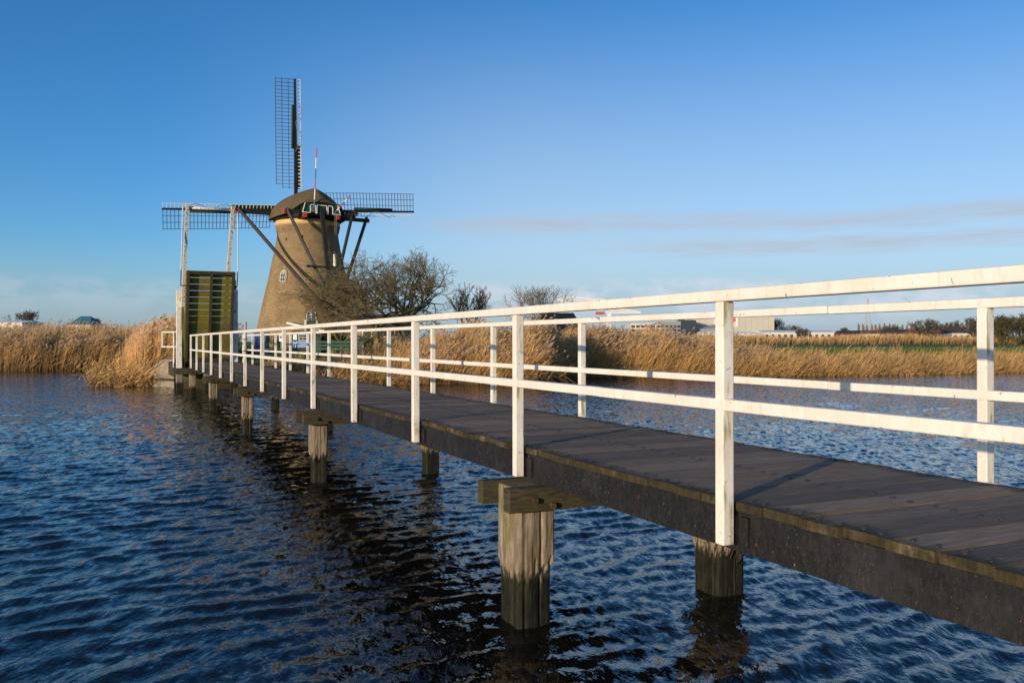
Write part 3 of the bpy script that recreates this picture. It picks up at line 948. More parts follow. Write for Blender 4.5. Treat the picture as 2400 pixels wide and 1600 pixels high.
# horizontal beams of the tail frame
def ob(p, q_, w, h, nm, mt='tar'):
    return MB().beam(p, q_, w, h).build(nm, M[mt], wm)
ob(C(-4.0, -3.62, 15.10), C(-4.0, 3.62, 15.02), .38, .40, 'short_spruit')
ob(C(1.03, -7.15, 15.45), C(1.03, 7.15, 15.45), .34, .38, 'long_spruit')
for s in (-1, 1):
    ob(C(-4.0, s * 3.625, 15.06), C(-4.0, s * 3.76, 15.06), .40, .42, 'beam_end', 'red')
    ob(C(1.03, s * 7.155, 15.45), C(1.03, s * 7.25, 15.45), .36, .40, 'beam_end', 'red')
    ob(C(-4.4, s * 1.75, 14.72), C(4, s * 1.75, 14.72), .36, .36, 'cap_beam')
    ob(C(-4.62, s * 1.75, 14.72), C(-4.405, s * 1.75, 14.72), .38, .38, 'beam_end', 'red')
tp = lambda z: C(-4.5 - (15.3 - z) / 3.14, 0, z)
ob(tp(15.5), tp(2.6), .38, .36, 'tail_pole')
for s in (-1, 1):
    ob(C(1.03, s * 7.0, 15.75), tp(4.6) + BX * .2 * s, .26, .29, 'long_brace')
    ob(C(-4.05, s * 3.45, 15.35), tp(6.4) + BX * .2 * s, .23, .26, 'short_brace')
ob(tp(9.4) - BX * 2.25 - AX * .3 - UZ * -.05, tp(9.4) + BX * 2.25 - AX * .3, .16, .22, 'cross_bar')
# striped poles
def striped(p0, p1, nm, r=.075):
    mb = MB(); cols = ('blue', 'trim', 'red', 'blue', 'trim', 'red')
    n = 6
    for i in range(n):
        mb.tube(Vector(p0).lerp(Vector(p1), i / n), Vector(p0).lerp(Vector(p1), (i + 1) / n), r, r, 8, i % 3, cap=True)
    mb.build(nm, [M['blue'], M['trim'], M['red']], wm)
striped(C(-4.75, -.88, 15.25), C(-4.55, -.55, 21.6), 'striped_pole', .055)
striped(C(-4.75, 1.28, 15.15), C(-7.0, 2.05, 16.6), 'striped_pole', .06)
for i, (b0, b1, l) in enumerate(((1.28, 1.16, 9.6), (1.42, 1.30, 10.2))):
    MB().tube(C(-4.85, b0, 15.0), C(-5.0, b1, l), .028, .028, 6).build('brake_rope', M['rope'], wm)
MB().tube(C(-5.0, 1.2, 9.7), C(-5.0, 1.2, 10.9), .17, .17, 10).build('counterweight', M['trim'], wm)
# windows and door set on the tapering wall
def on_wall(u_px_off, z):
    """unit outward and tangent on the side turned to the bridge"""
    r = rad(z)
    s = max(-.99, min(.99, u_px_off / r)); a = math.asin(s)
    vx = -MC.normalized(); rt = Vector((-vx.y, vx.x, 0))         # rt: to the right seen from the camera
    rt = Vector((vx.y * -1, vx.x, 0))
    o_ = vx * math.cos(a) + rt * math.sin(a)
    tg = -vx * math.sin(a) + rt * math.cos(a)
    sl = (rad(z + .5) - rad(z - .5))
    upv = (UZ + o_ * sl).normalized()
    return o_, tg, upv
def arched(u, z0, w, h, frame_w, nm, door=False):
    o_, tg, upv = on_wall(u, z0 + h / 2)
    base = MC + o_ * rad(z0) + UZ * z0
    def q(xx, yy, dd): return base + tg * xx + upv * yy + o_ * dd
    arc = [(math.cos(math.pi * i / 10), math.sin(math.pi * i / 10)) for i in range(11)]
    def outline(hw, hh, y0=0): return [(-hw, y0), (hw, y0)] + [(hw * c_, hh - hw + hw * s_) for c_, s_ in arc]
    def slab(pts, d0, d1, nm_, mat, par):
        n = len(pts)
        v = [q(x_, y_, d0) for x_, y_ in pts] + [q(x_, y_, d1) for x_, y_ in pts]
        f_ = [tuple(range(n)), tuple(range(2 * n - 1, n - 1, -1))] + [(i, (i + 1) % n, n + (i + 1) % n, n + i) for i in range(n)]
        return MB().add(v, f_).build(nm_, mat, par)
    hw = w / 2
    sur = slab(outline(hw + frame_w, h + frame_w, -.02), -.3, .05, nm, M['stone'] if not door else M['darkwood'], wm)
    gl = slab(outline(hw, h), -.2, .062, 'pane', M['glass'], sur)
    mb = MB()
    def bar(x0, y0, x1, y1, w_=.036): mb.beam(q(x0, y0, .085), q(x1, y1, .085), w_, .05, o_)
    pts = outline(hw - .02, h - .02)
    for (a0, b0), (a1, b1) in zip(pts, pts[1:] + pts[:1]): bar(a0, b0, a1, b1, .05)
    bar(0, 0, 0, h - .05); bar(-hw, (h - hw) * .5, hw, (h - hw) * .5); bar(-hw, h - hw, hw, h - hw)
    bar(0, h - hw, -hw * .5, h - hw * .25, .025); bar(0, h - hw, hw * .5, h - hw * .25, .025)
    mb.build('glazing_bars', M['trim'], sur)
    return sur, q
arched(-2.40, 8.15, .62, 1.15, .16, 'window')
arched(.32, 4.25, .95, .95, .05, 'fanlight', True)
o_, tg, upv = on_wall(.32, 3.2)
bs = MC + o_ * rad(3.2) + UZ * 3.2
for xx, ww, nm, mt in ((0, .42, 'door', 'green'), (-.56, .10, 'door_frame', 'trim'), (.56, .10, 'door_frame', 'trim')):
    MB().box(bs + tg * xx + o_ * (.08 if nm == 'door' else .12), tg * ww, o_ * .05, upv * 1.05).build(nm, M[mt], wm)
for u, z in ((-2.15, 12.55), (-.55, 12.75), (1.55, 12.7)):
    o_, tg, upv = on_wall(u, z)
    MB().box(MC + o_ * rad(z) + UZ * z, tg * .07, o_ * .03, upv * .13).build('putlog_hole', M['tar'], wm)
# sails
tilt = math.radians(10.2); rot = 0.064
UPR = UZ * math.cos(tilt) - AX * math.sin(tilt)
AXT = AX * math.cos(tilt) + UZ * math.sin(tilt)
HUB = C(3.98, 0, EYE + 14.344)
MB().beam(HUB - AXT * 2.6, HUB + AXT * .6, .6, .6).build('windshaft', M['tar'], wm)
unit_bar = MB().box((.5, 0, 0), (.5, 0, 0), (0, .5, 0), (0, 0, .5)).mesh('crossbar', M['lath'])
unit_white = MB().box((.5, 0, 0), (.5, 0, 0), (0, .5, 0), (0, 0, .5)).mesh('wind_board_bar', M['trim'])
def place_bar(me_, nm, p, q_, w, h, par, up):
    d_ = q_ - p; Lx = d_.length; d_ = d_.normalized()
    y_ = up - d_ * up.dot(d_); y_.normalize(); z_ = d_.cross(y_)
    m = Matrix(((d_.x * Lx, y_.x * w, z_.x * h, p.x), (d_.y * Lx, y_.y * w, z_.y * h, p.y), (d_.z * Lx, y_.z * w, z_.z * h, p.z), (0, 0, 0, 1)))
    return link(nm, me_, par, m)
for ai in range(4):
    ang = rot + ai * math.pi / 2
    er = BX * math.cos(ang) + UPR * math.sin(ang)
    et = -BX * math.sin(ang) + UPR * math.cos(ang)
    hub = HUB + AXT * (.18 if ai % 2 else -.18)
    sl = MB().beam(hub, hub + er * 13.9, .36, .36, AXT, 0, .20, .18).build('sail', M['tar'], wm)
    def tw(r): return math.radians(np.interp(r, [2, 7, 14], [24, 12, 4]))
    def sp(r, o):
        a_ = tw(r)
        return hub + er * r + (et * math.cos(a_) + AXT * math.sin(a_)) * o
    nbar = 31
    for i in range(nbar):
        r = 2.45 + (13.82 - 2.45) * i / (nbar - 1)
        o0 = 2.05 if i > 0 else 1.4
        place_bar(unit_bar, 'crossbar', sp(r, .08), sp(r, o0 + .04), .055, .045, sl, er)
        place_bar(unit_white, 'wind_board_bar', sp(r, -.09), sp(r, -.56), .055 if r > 7 else .075, .045, sl, er)
    for o, r0 in ((.70, 2.3), (1.38, 2.3), (2.05, 2.75)):
        mb = MB()
        for i in range(8):
            ra = r0 + (13.9 - r0) * i / 8; rb = r0 + (13.9 - r0) * (i + 1) / 8
            mb.beam(sp(ra, o), sp(rb, o), .05, .05, AXT)
        mb.build('sail_lath', M['lath'], sl)
    mb = MB()
    for i in range(8):
        ra = 2.3 + 11.6 * i / 8; rb = 2.3 + 11.6 * (i + 1) / 8
        mb.beam(sp(ra, -.57), sp(rb, -.57), .06, .06, AXT)
    mb.build('leading_edge', M['trim'], sl)
    for i in range(3):
        ra = 2.3 + 1.56 * i; rb = ra + 1.53
        MB().add([sp(ra, -.12) + AXT * .06, sp(rb, -.12) + AXT * .06, sp(rb, -.53) + AXT * .06, sp(ra, -.53) + AXT * .06, sp(ra, -.12) + AXT * .09, sp(rb, -.12) + AXT * .09, sp(rb, -.53) + AXT * .09, sp(ra, -.53) + AXT * .09],
                 [(0, 1, 2, 3), (7, 6, 5, 4), (0, 4, 5, 1), (1, 5, 6, 2), (2, 6, 7, 3), (3, 7, 4, 0)]).build('wind_board', M['green'], sl)
    MB().tube(sp(6.6, .27), sp(11.2, .24), .17, .12, 8).build('rolled_cloth', simple('rolled_sailcloth', (.012, .040, .030), .3, 3, .8, .4) if ai == 0 else bpy.data.materials['rolled_sailcloth'], sl, True)
    mb = MB(); pr = None
    for i in range(9):
        r = 6.3 + .62 * i
        pt = sp(r, -.3 + .33 * math.cos(i * 1.35)) - AXT * .18
        if pr is not None: mb.tube(pr, pt, .03, .03, 5)
        pr = pt
    mb.build('sail_rope', M['rope'], sl)

# ------------------------------------------------------------------ bare trees
def bare_tree(name, label, cat, base, H, Wd, seed, mt_t, mt_c, depth=7, r0=.22, lean=(0, 0), upt=.25, twig=.012, trunk_frac=.22, spread=.75, group=None, nmain=5, minr=.006, wiggle=.22, crown_bottom=None):
    r = random.Random(seed)
    segs = []
    def grow(p, d, L, rad_, lev):
        n = 3 if lev < 4 else 2
        q_ = p
        dd = Vector(d)
        for i in range(n):
            dd = (dd + Vector((r.gauss(0, wiggle), r.gauss(0, wiggle), r.gauss(0, wiggle * .7) + upt * .12))).normalized()
            nq = q_ + dd * (L / n)
            ra = rad_ * (1 - .28 * i / n); rb = rad_ * (1 - .28 * (i + 1) / n)
            segs.append((q_, nq, ra, rb, lev))
            # side twigs
            if lev >= 2 and lev < depth:
                sd = (dd + Vector((r.gauss(0, .8), r.gauss(0, .8), r.gauss(.1, .6)))).normalized()
                if lev >= depth - 2:
                    for _ in range(2):
                        e = nq + sd * L * r.uniform(.35, .8)
                        segs.append((nq, e, max(minr * .8, rb * .5), minr * .6, depth))
                        sd = (dd + Vector((r.gauss(0, .7), r.gauss(0, .7), r.gauss(.25, .5)))).normalized()
                elif r.random() < .75:
                    grow(nq, sd, L * r.uniform(.45, .65), rb * .6, max(lev + 2, lev + 1))
            q_ = nq
        if lev >= depth:
            return
        nk = 2 if r.random() < .72 else 3
        for _ in range(nk):
            sd = (dd * 1.0 + Vector((r.gauss(0, spread), r.gauss(0, spread), r.gauss(upt * .5, spread * .75)))).normalized()
            grow(q_, sd, L * r.uniform(.68, .86), max(minr, rad_ * .72 * r.uniform(.75, 1)), lev + 1)
    # trunk and main limbs
    th = H * trunk_frac
    p = Vector((0, 0, 0)); d_ = Vector((lean[0], lean[1], 1)).normalized()
    for i in range(4):
        nd = (d_ + Vector((r.gauss(0, .08), r.gauss(0, .08), 0))).normalized()
        q_ = p + nd * th / 4
        segs.append((p, q_, r0 * (1.25 - .12 * i), r0 * (1.25 - .12 * (i + 1)), 0)); p = q_
    for i in range(nmain):
        a = 2 * math.pi * (i + r.uniform(-.3, .3)) / nmain
        sd = Vector((math.cos(a) * spread, math.sin(a) * spread, r.uniform(.35, .95) + upt)).normalized()
        grow(p, sd, H * .23 * (.62 + .5 * sd.z), r0 * .62, 1)
    P0 = np.array([s[0] for s in segs]); P1 = np.array([s[1] for s in segs])
    zt = np.percentile(P1[:, 2], 98.5); wx = max(np.percentile(np.abs(P1[:, 0]), 96), .01)
    sc = np.array([Wd / 2 / wx, Wd / 2 / wx, H / zt])
    def tomesh(sel, nm, mt, par, sides):
        V = []; T = []
        k = 0
        A = []
        vv = []; tt = []
        for s in sel:
            p_, q2, ra, rb, lv = s
            p_ = np.array(p_) * sc; q2 = np.array(q2) * sc
            d2 = q2 - p_; ln_ = np.linalg.norm(d2)
            if ln_ < 1e-5: continue
            d2 /= ln_
            a_ = np.cross(d2, (0, 0, 1.)) if abs(d2[2]) < .95 else np.cross(d2, (1., 0, 0))
            a_ /= np.linalg.norm(a_); b_ = np.cross(d2, a_)
            for c_, rr in ((p_, max(ra, minr)), (q2, max(rb, minr * .7))):
                for j in range(sides):
                    t_ = 2 * math.pi * j / sides
                    vv.append(c_ + rr * (a_ * math.cos(t_) + b_ * math.sin(t_)))
            for j in range(sides):
                j2 = (j + 1) % sides
                tt.append((k + j, k + j2, k + sides + j2)); tt.append((k + j, k + sides + j2, k + sides + j))
            k += 2 * sides
        vv = np.array(vv) + np.array(base)
        return np_mesh(nm, vv, np.array(tt), mt, parent=par)
    tr = thing(name, label, cat, base, group)
    tomesh([s for s in segs if s[4] <= 2], 'trunk', mt_t, tr, 6)
    tomesh([s for s in segs if s[4] > 2], 'crown', mt_c, tr, 3)
    return tr
def gz(x, y):
    return float(land_z(x, y - shore(x)))
def tree_at(px, Y, topy, wpx, *a, **k):
    x = X(px, Y); z = gz(x, Y)
    H = Zp(topy, Y) - z
    return bare_tree(k.pop('name'), k.pop('label'), 'tree', Vector((x, Y, z - .1)), H, wpx / F * Y, *a, **k)
tree_at(885, 60, 608, 335, 11, M['bark'], M['twig'], name='apple_tree', label='gnarled bare tree with wide low crown reaching over the ticket hut', depth=7, r0=.24, trunk_frac=.24, upt=.1, spread=.85, minr=.0098, nmain=6)
tree_at(950, 63, 594, 262, 5, M['bark'], M['twig'], name='apple_tree', label='tallest bare orchard tree with leaning trunk and dense twiggy crown', depth=7, r0=.22, trunk_frac=.26, upt=.25, spread=.75, minr=.0098, nmain=6, lean=(-.25, 0))
tree_at(800, 66, 640, 170, 23, M['bark'], M['twig'], name='thorn_bush', label='low tangled bare bush growing against the foot of the windmill', depth=6, r0=.12, trunk_frac=.1, upt=.2, spread=.8, minr=.0098, nmain=7)
tree_at(1098, 66, 668, 84, 9, M['bark'], M['twig'], name='pear_tree', label='small crooked bare tree standing alone above the reeds', depth=6, r0=.15, trunk_frac=.3, upt=.5, spread=.62, minr=.0098, nmain=5)

# ------------------------------------------------------------------ reeds (uncountable: stuff)
def reeds(name, label, xf, n, hmean, hvar, lean, leanv, seed, wid=.03, plume=.5, fallen=.1, bright=1.0, zoff=None, group=None, leaves=1, dark=(.68, 1.2)):
    g = np.random.default_rng(seed)
    x, y, z, hs = xf(g, n)
    n = len(x)
    h = np.maximum(.3, (hmean * hs) * (1 + g.normal(0, hvar, n)))
    th = g.normal(lean, leanv, n)                       # lean angle, towards +x
    fl = g.random(n) < fallen
    th = np.where(fl, g.uniform(.9, 1.45, n) * np.where(g.random(n) < .8, 1, -1), th)
    az_ = g.normal(0, .55, n)
    dxy = np.stack([np.cos(az_), np.sin(az_)], 1)
    # stalk as a 4-node curve
    ts = np.array([0, .35, .7, 1.])
    base = np.stack([x, y, z], 1)
    nodes = []
    for t_ in ts:
        a = th * (.35 + .75 * t_)
        nodes.append(np.stack([dxy[:, 0] * h * t_ * np.sin(a), dxy[:, 1] * h * t_ * np.sin(a), h * t_ * np.cos(a)], 1) + base)
    ya_ = g.uniform(-.8, .8, n)
    side = np.stack([np.cos(ya_), np.sin(ya_), 0 * ya_], 1)
    tint = g.uniform(dark[0], dark[1], n) * bright * (1 + .16 * np.sin(x * 2.1 + 1.7 * np.sin(x * .6)) + .10 * np.sin(x * 5.3 + y))
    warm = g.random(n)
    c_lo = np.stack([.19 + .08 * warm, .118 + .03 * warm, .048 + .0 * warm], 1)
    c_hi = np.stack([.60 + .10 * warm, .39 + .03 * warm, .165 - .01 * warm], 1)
    V = []; T = []; CC = []
    off = 0
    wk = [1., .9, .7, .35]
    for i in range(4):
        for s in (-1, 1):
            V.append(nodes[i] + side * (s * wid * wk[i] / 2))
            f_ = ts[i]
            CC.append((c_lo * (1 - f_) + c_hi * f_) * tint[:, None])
    ids = np.arange(n)
    def vid(row): return off + row * n + ids
    for i in range(3):
        a, b, c_, d_ = vid(2 * i), vid(2 * i + 1), vid(2 * i + 3), vid(2 * i + 2)
        T += [np.stack([a, b, c_], 1), np.stack([a, c_, d_], 1)]
    off += 8 * n
    # leaves
    for l in range(leaves):
        t_ = g.uniform(.25, .85, n)
        a = th * (.35 + .75 * t_)
        root = np.stack([dxy[:, 0] * h * t_ * np.sin(a), dxy[:, 1] * h * t_ * np.sin(a), h * t_ * np.cos(a)], 1) + base
        la = g.normal(.0, .6, n); ll = h * g.uniform(.16, .34, n)
        up = g.uniform(.2, 1.5, n)
        dirv = np.stack([np.cos(la) * .95, np.sin(la) * .5, up], 1)
        dirv /= np.linalg.norm(dirv, axis=1)[:, None]
        tip = root + dirv * ll[:, None] - np.array([0, 0, .06])
        V += [root + np.array([-wid * .4, 0, wid * .3]), root + np.array([wid * .4, 0, -wid * .3]), tip]
        cc = c_hi * (tint * g.uniform(.8, 1.15, n))[:, None]
        CC += [cc, cc, cc]
        T.append(np.stack([vid(0), vid(1), vid(2)], 1))
        off += 3 * n
    # plumes
    if plume > 0:
        has = (g.random(n) < plume) & ~fl
        k = np.where(has)[0]; m = len(k)
        p0 = nodes[3][k]
        pl = h[k] * g.uniform(.07, .12, m)
        da = g.normal(.1, .5, m)
        dv = np.stack([np.cos(da) * .8, np.sin(da) * .4, g.uniform(.25, .9, m)], 1)
        dv /= np.linalg.norm(dv, axis=1)[:, None]
        w_ = pl * .22
        up = np.array([-.5, 0, .85])
        mid = p0 + dv * pl[:, None] * .45
        V += [p0, mid + up * w_[:, None], p0 + dv * pl[:, None], mid - up * w_[:, None]]
        pc = np.stack([.37 + 0 * w_, .255 + 0 * w_, .165 + 0 * w_], 1) * g.uniform(.7, 1.35, m)[:, None] * bright
        CC += [pc] * 4
        i4 = np.arange(m)
        T += [np.stack([off + i4, off + m + i4, off + 2 * m + i4], 1), np.stack([off + i4, off + 2 * m + i4, off + 3 * m + i4], 1)]
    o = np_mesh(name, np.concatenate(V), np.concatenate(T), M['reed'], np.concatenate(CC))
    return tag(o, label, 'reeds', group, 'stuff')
def strip(x0, x1, d0, d1, hfun=None, bias=1.6):
    def fn(g, n):
        x = g.uniform(x0, x1, n)
        dep = d0 + (d1 - d0) * g.random(n) ** bias
        y = shore(x) + dep
        z = land_z(x, dep) - .05
        hs = hfun(x, dep) if hfun else np.ones(n)
        hs = hs * (1 + .12 * np.sin(x * 1.3) * np.sin(x * .47 + 1) + .10 * np.sin(x * 3.1 + dep) + .06 * np.sin(x * 7.7 + 2 * dep))
        return x, y, z, hs
    return fn
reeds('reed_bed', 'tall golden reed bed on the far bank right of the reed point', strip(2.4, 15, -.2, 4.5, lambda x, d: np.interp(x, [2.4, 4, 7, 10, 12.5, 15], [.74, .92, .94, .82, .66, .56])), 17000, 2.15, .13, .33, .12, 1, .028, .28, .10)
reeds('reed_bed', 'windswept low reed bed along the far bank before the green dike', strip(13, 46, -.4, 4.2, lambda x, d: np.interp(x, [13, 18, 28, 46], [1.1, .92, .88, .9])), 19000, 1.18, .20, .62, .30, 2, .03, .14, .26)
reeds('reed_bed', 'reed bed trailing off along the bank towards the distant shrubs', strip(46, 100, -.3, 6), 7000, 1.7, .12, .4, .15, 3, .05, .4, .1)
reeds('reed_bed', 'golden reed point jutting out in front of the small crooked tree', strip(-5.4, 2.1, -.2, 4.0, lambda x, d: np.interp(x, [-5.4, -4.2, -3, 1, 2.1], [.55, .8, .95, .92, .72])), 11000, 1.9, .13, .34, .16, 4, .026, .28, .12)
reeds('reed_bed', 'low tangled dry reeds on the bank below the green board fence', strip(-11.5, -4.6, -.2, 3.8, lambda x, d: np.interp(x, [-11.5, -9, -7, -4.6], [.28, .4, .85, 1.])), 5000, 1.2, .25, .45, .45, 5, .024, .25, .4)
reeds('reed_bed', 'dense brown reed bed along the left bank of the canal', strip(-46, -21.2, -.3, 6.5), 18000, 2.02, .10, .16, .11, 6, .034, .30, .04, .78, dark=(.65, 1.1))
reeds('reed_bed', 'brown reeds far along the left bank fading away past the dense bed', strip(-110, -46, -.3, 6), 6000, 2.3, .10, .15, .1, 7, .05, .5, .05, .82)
def clump(g, n):
    x = g.uniform(-20.0, -15.7, n); y = shore(x) + g.random(n) ** 1.3 * 5.0 + .05
    y = np.where((x > -17.4) & (y < 41.6), y + 1.3, y)
    z = land_z(x, y - shore(x)) - .05
    return x, y, z, np.interp(x, [-20, -18.8, -17.8, -16, -15.7], [.55, .8, 1, 1, .95])
reeds('reed_clump', 'bright straw-coloured reed clump beside the abutment wall', clump, 6000, 1.95, .12, .10, .12, 8, .026, .3, .10, 1.12)
def fallen_clump(g, n):
    x = g.uniform(-19.6, -16.4, n); y = g.uniform(40.0, 41.2, n)
    return x, y, 0 * x + g.uniform(-.05, .25, n), np.ones(n)
reeds('reed_clump', 'broken reed stalks lying over the water at the foot of the abutment wall', fallen_clump, 700, 1.1, .3, .5, .9, 9, .028, 0, .5, 1.1)
def belt(x0, x1, y0, y1):
    def fn(g, n):
        x = g.uniform(x0, x1, n); y = g.uniform(y0, y1, n)
        return x, y, land_z(x, y - shore(x)) - .05, 1 + .12 * np.sin(x * .21) + .08 * np.sin(x * .83)
    return fn
reeds('reed_belt', 'distant reed belt behind the green dike on the right', belt(12, 190, 150, 168), 13000, 1.5, .14, .25, .12, 10, .09, .5, .02, .92, leaves=1)
reeds('reed_belt', 'distant reed belt behind the left bank', belt(-125, -38, 95, 112), 9000, 2.0, .14, .15, .1, 12, .07, .4, .02, .78, leaves=1)
reeds('reed_belt', 'brown reeds behind the reed point between trees and barn', belt(-4, 18, 66, 74), 4500, 1.1, .14, .25, .15, 13, .045, .4, .03, .8)
# short lawn grass on the mill island
def lawn(g, n):
    x = g.uniform(-15, -3, n); dep = g.uniform(1.0, 26, n) ** 1.0
    y = shore(x) + dep
    return x, y, land_z(x, dep) - .02
def grass(name, label, fn, n, h, seed, lo, hi, wid=.02):
    g = np.random.default_rng(seed)
    x, y, z = fn(g, n)
    hh = h * g.uniform(.5, 1.3, n)
    p = np.stack([x, y, z], 1)
    a = g.uniform(0, math.pi, n); s = np.stack([np.cos(a), np.sin(a), 0 * a], 1) * wid
    tip = p + np.stack([g.normal(.2, .35, n) * hh, g.normal(0, .3, n) * hh, hh], 1)
    t_ = g.random(n)[:, None]
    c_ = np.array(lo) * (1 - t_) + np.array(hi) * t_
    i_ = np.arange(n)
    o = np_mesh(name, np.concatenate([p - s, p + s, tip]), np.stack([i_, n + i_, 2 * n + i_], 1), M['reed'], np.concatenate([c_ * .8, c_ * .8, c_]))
    return tag(o, label, 'grass', None, 'stuff')
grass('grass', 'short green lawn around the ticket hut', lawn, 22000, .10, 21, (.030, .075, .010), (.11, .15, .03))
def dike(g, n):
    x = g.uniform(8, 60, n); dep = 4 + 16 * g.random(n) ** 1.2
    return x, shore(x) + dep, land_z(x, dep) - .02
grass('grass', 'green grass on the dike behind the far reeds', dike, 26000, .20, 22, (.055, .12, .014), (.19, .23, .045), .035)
def dikel(g, n):
    x = g.uniform(-40, -20, n); dep = 6 + 14 * g.random(n)
    return x, shore(x) + dep, land_z(x, dep) - .02
grass('grass', 'green grass strip behind the left reed bank', dikel, 9000, .3, 23, (.030, .070, .010), (.14, .13, .04), .04)

# ------------------------------------------------------------------ mill island
def text_mesh(txt, size, depth=.004):
    cu = bpy.data.curves.new('text', 'FONT'); cu.body = txt; cu.size = size; cu.extrude = depth; cu.resolution_u = 2
    o = bpy.data.objects.new('text', cu); COL.objects.link(o)
    dg = bpy.context.evaluated_depsgraph_get(); dg.update()
    me = bpy.data.meshes.new_from_object(o.evaluated_get(dg))
    bpy.data.objects.remove(o)
    return me
def face_cam(x, y):
    """unit right and towards-viewer vectors for a board that faces the footbridge"""
    v = Vector((-x, -y, 0)).normalized()
    return Vector((-v.y, v.x, 0)), v
def put_text(nm, txt, size, p, rt, up, mat, parent, width=None):
    me = text_mesh(txt, size); me.name = nm
    me.materials.clear(); me.materials.append(mat)
    xs_ = [v.co.x for v in me.vertices]
    k = 1.0
    if width: k = width / (max(xs_) - min(xs_))
    nn = rt.cross(up)
    m = Matrix(((rt.x * k, up.x, nn.x, p.x), (rt.y * k, up.y, nn.y, p.y), (rt.z * k, up.z, nn.z, p.z), (0, 0, 0, 1)))
    return link(nm, me, parent, m)
def hut():
    Y = 68.0
    x0, x1 = X(684, Y), X(752, Y); zb = 1.1
    z_e = Zp(774, Y); z_r = Zp(757, Y)
    h = thing('ticket_hut', 'small dark wooden ticket hut with blue museum sign under its window', 'hut', Vector(((x0 + x1) / 2, Y, zb)))
    nb_ = 9
    for i in range(nb_):
        a = zb - .1 + (z_e - zb + .1) * i / nb_; b_ = zb - .1 + (z_e - zb + .1) * (i + 1) / nb_ - .012
        MB().abox(x0, x1, Y, Y + .04 + .01, a, b_).build('board', M['darkwood'], h)
    MB().abox(x0 + .01, x1 - .01, Y + .06, Y + 2.4, zb - .1, z_e - .01).build('walls', M['darkwood'], h)
    # mono-pitch roof with white barge board
    rf = MB().add([(x0 - .35, Y - .25, z_r), (x1 + .5, Y - .25, z_e - .12), (x1 + .5, Y + 2.7, z_e - .12), (x0 - .35, Y + 2.7, z_r), (x0 - .35, Y - .25, z_r + .09), (x1 + .5, Y - .25, z_e - .03), (x1 + .5, Y + 2.7, z_e - .03), (x0 - .35, Y + 2.7, z_r + .09)],
                  [(0, 3, 2, 1), (4, 5, 6, 7), (0, 1, 5, 4), (1, 2, 6, 5), (2, 3, 7, 6), (3, 0, 4, 7)]).build('roof', M['tile'], h)
    MB().add([(x0 - .36, Y - .28, z_r - .06), (x1 + .5, Y - .28, z_e - .18), (x1 + .5, Y - .28, z_e - .02), (x0 - .36, Y - .28, z_r + .1), (x0 - .36, Y - .25, z_r - .06), (x1 + .5, Y - .25, z_e - .18), (x1 + .5, Y - .25, z_e - .02), (x0 - .36, Y - .25, z_r + .1)],
             [(0, 1, 2, 3), (7, 6, 5, 4), (0, 4, 5, 1), (3, 2, 6, 7), (0, 3, 7, 4), (1, 5, 6, 2)]).build('barge_board', M['trim'], rf)
    wx0, wx1, wz0, wz1 = X(700, Y), X(720, Y), Zp(798, Y), Zp(783, Y)
    win = MB().abox(wx0, wx1, Y - .03, Y + .02, wz0, wz1).build('window', M['trim'], h)
    cx_ = (wx0 + wx1) / 2; cz = (wz0 + wz1) / 2
    for sx_ in (0, 1):
        for sz in (0, 1):
            a = wx0 + .04 if sx_ == 0 else cx_ + .015; b_ = cx_ - .015 if sx_ == 0 else wx1 - .04
            c_ = wz0 + .04 if sz == 0 else cz + .015; d_ = cz - .015 if sz == 0 else wz1 - .04
            MB().abox(a, b_, Y - .04, Y - .031, c_, d_).build('pane', M['glass'], win)
    sx0, sx1, sz0, sz1 = X(686, Y), X(729, Y), Zp(815, Y), Zp(799, Y)
    sg = MB().abox(sx0, sx1, Y - .10, Y - .05, sz0, sz1).build('sign', M['signblue'], h)
    rt, up = Vector((1, 0, 0)), UZ
    hh = (sz1 - sz0)
    for i, tx in enumerate(('MUSEUMMOLEN', 'NEDERWAARD', 'MUSEUM MILL')):
        put_text('lettering', tx, .155, Vector((sx0 + .42, Y - .106, sz1 - .16 - i * .155)), rt, up, M['signwhite'], sg, .92)
    # little white mill emblem
    cxm, czm = sx0 + .21, sz0 + hh * .58
    mb = MB()
    for s in (-1, 1):
        mb.box((cxm, Y - .106, czm), Vector((.15, 0, .15 * s)), Vector((0, .003, 0)), Vector((-.02 * s, 0, .02)))
    mb.add([(cxm - .06, Y - .109, czm), (cxm + .06, Y - .109, czm), (cxm + .1, Y - .109, sz0 + .06), (cxm - .1, Y - .109, sz0 + .06)], [(0, 1, 2, 3)])
    mb.build('emblem', M['signwhite'], sg)
    MB().abox(X(687, Y), X(696, Y), Y - .03, Y - .012, Zp(796, Y), Zp(784, Y)).build('notice', M['signwhite'], h)
hut()
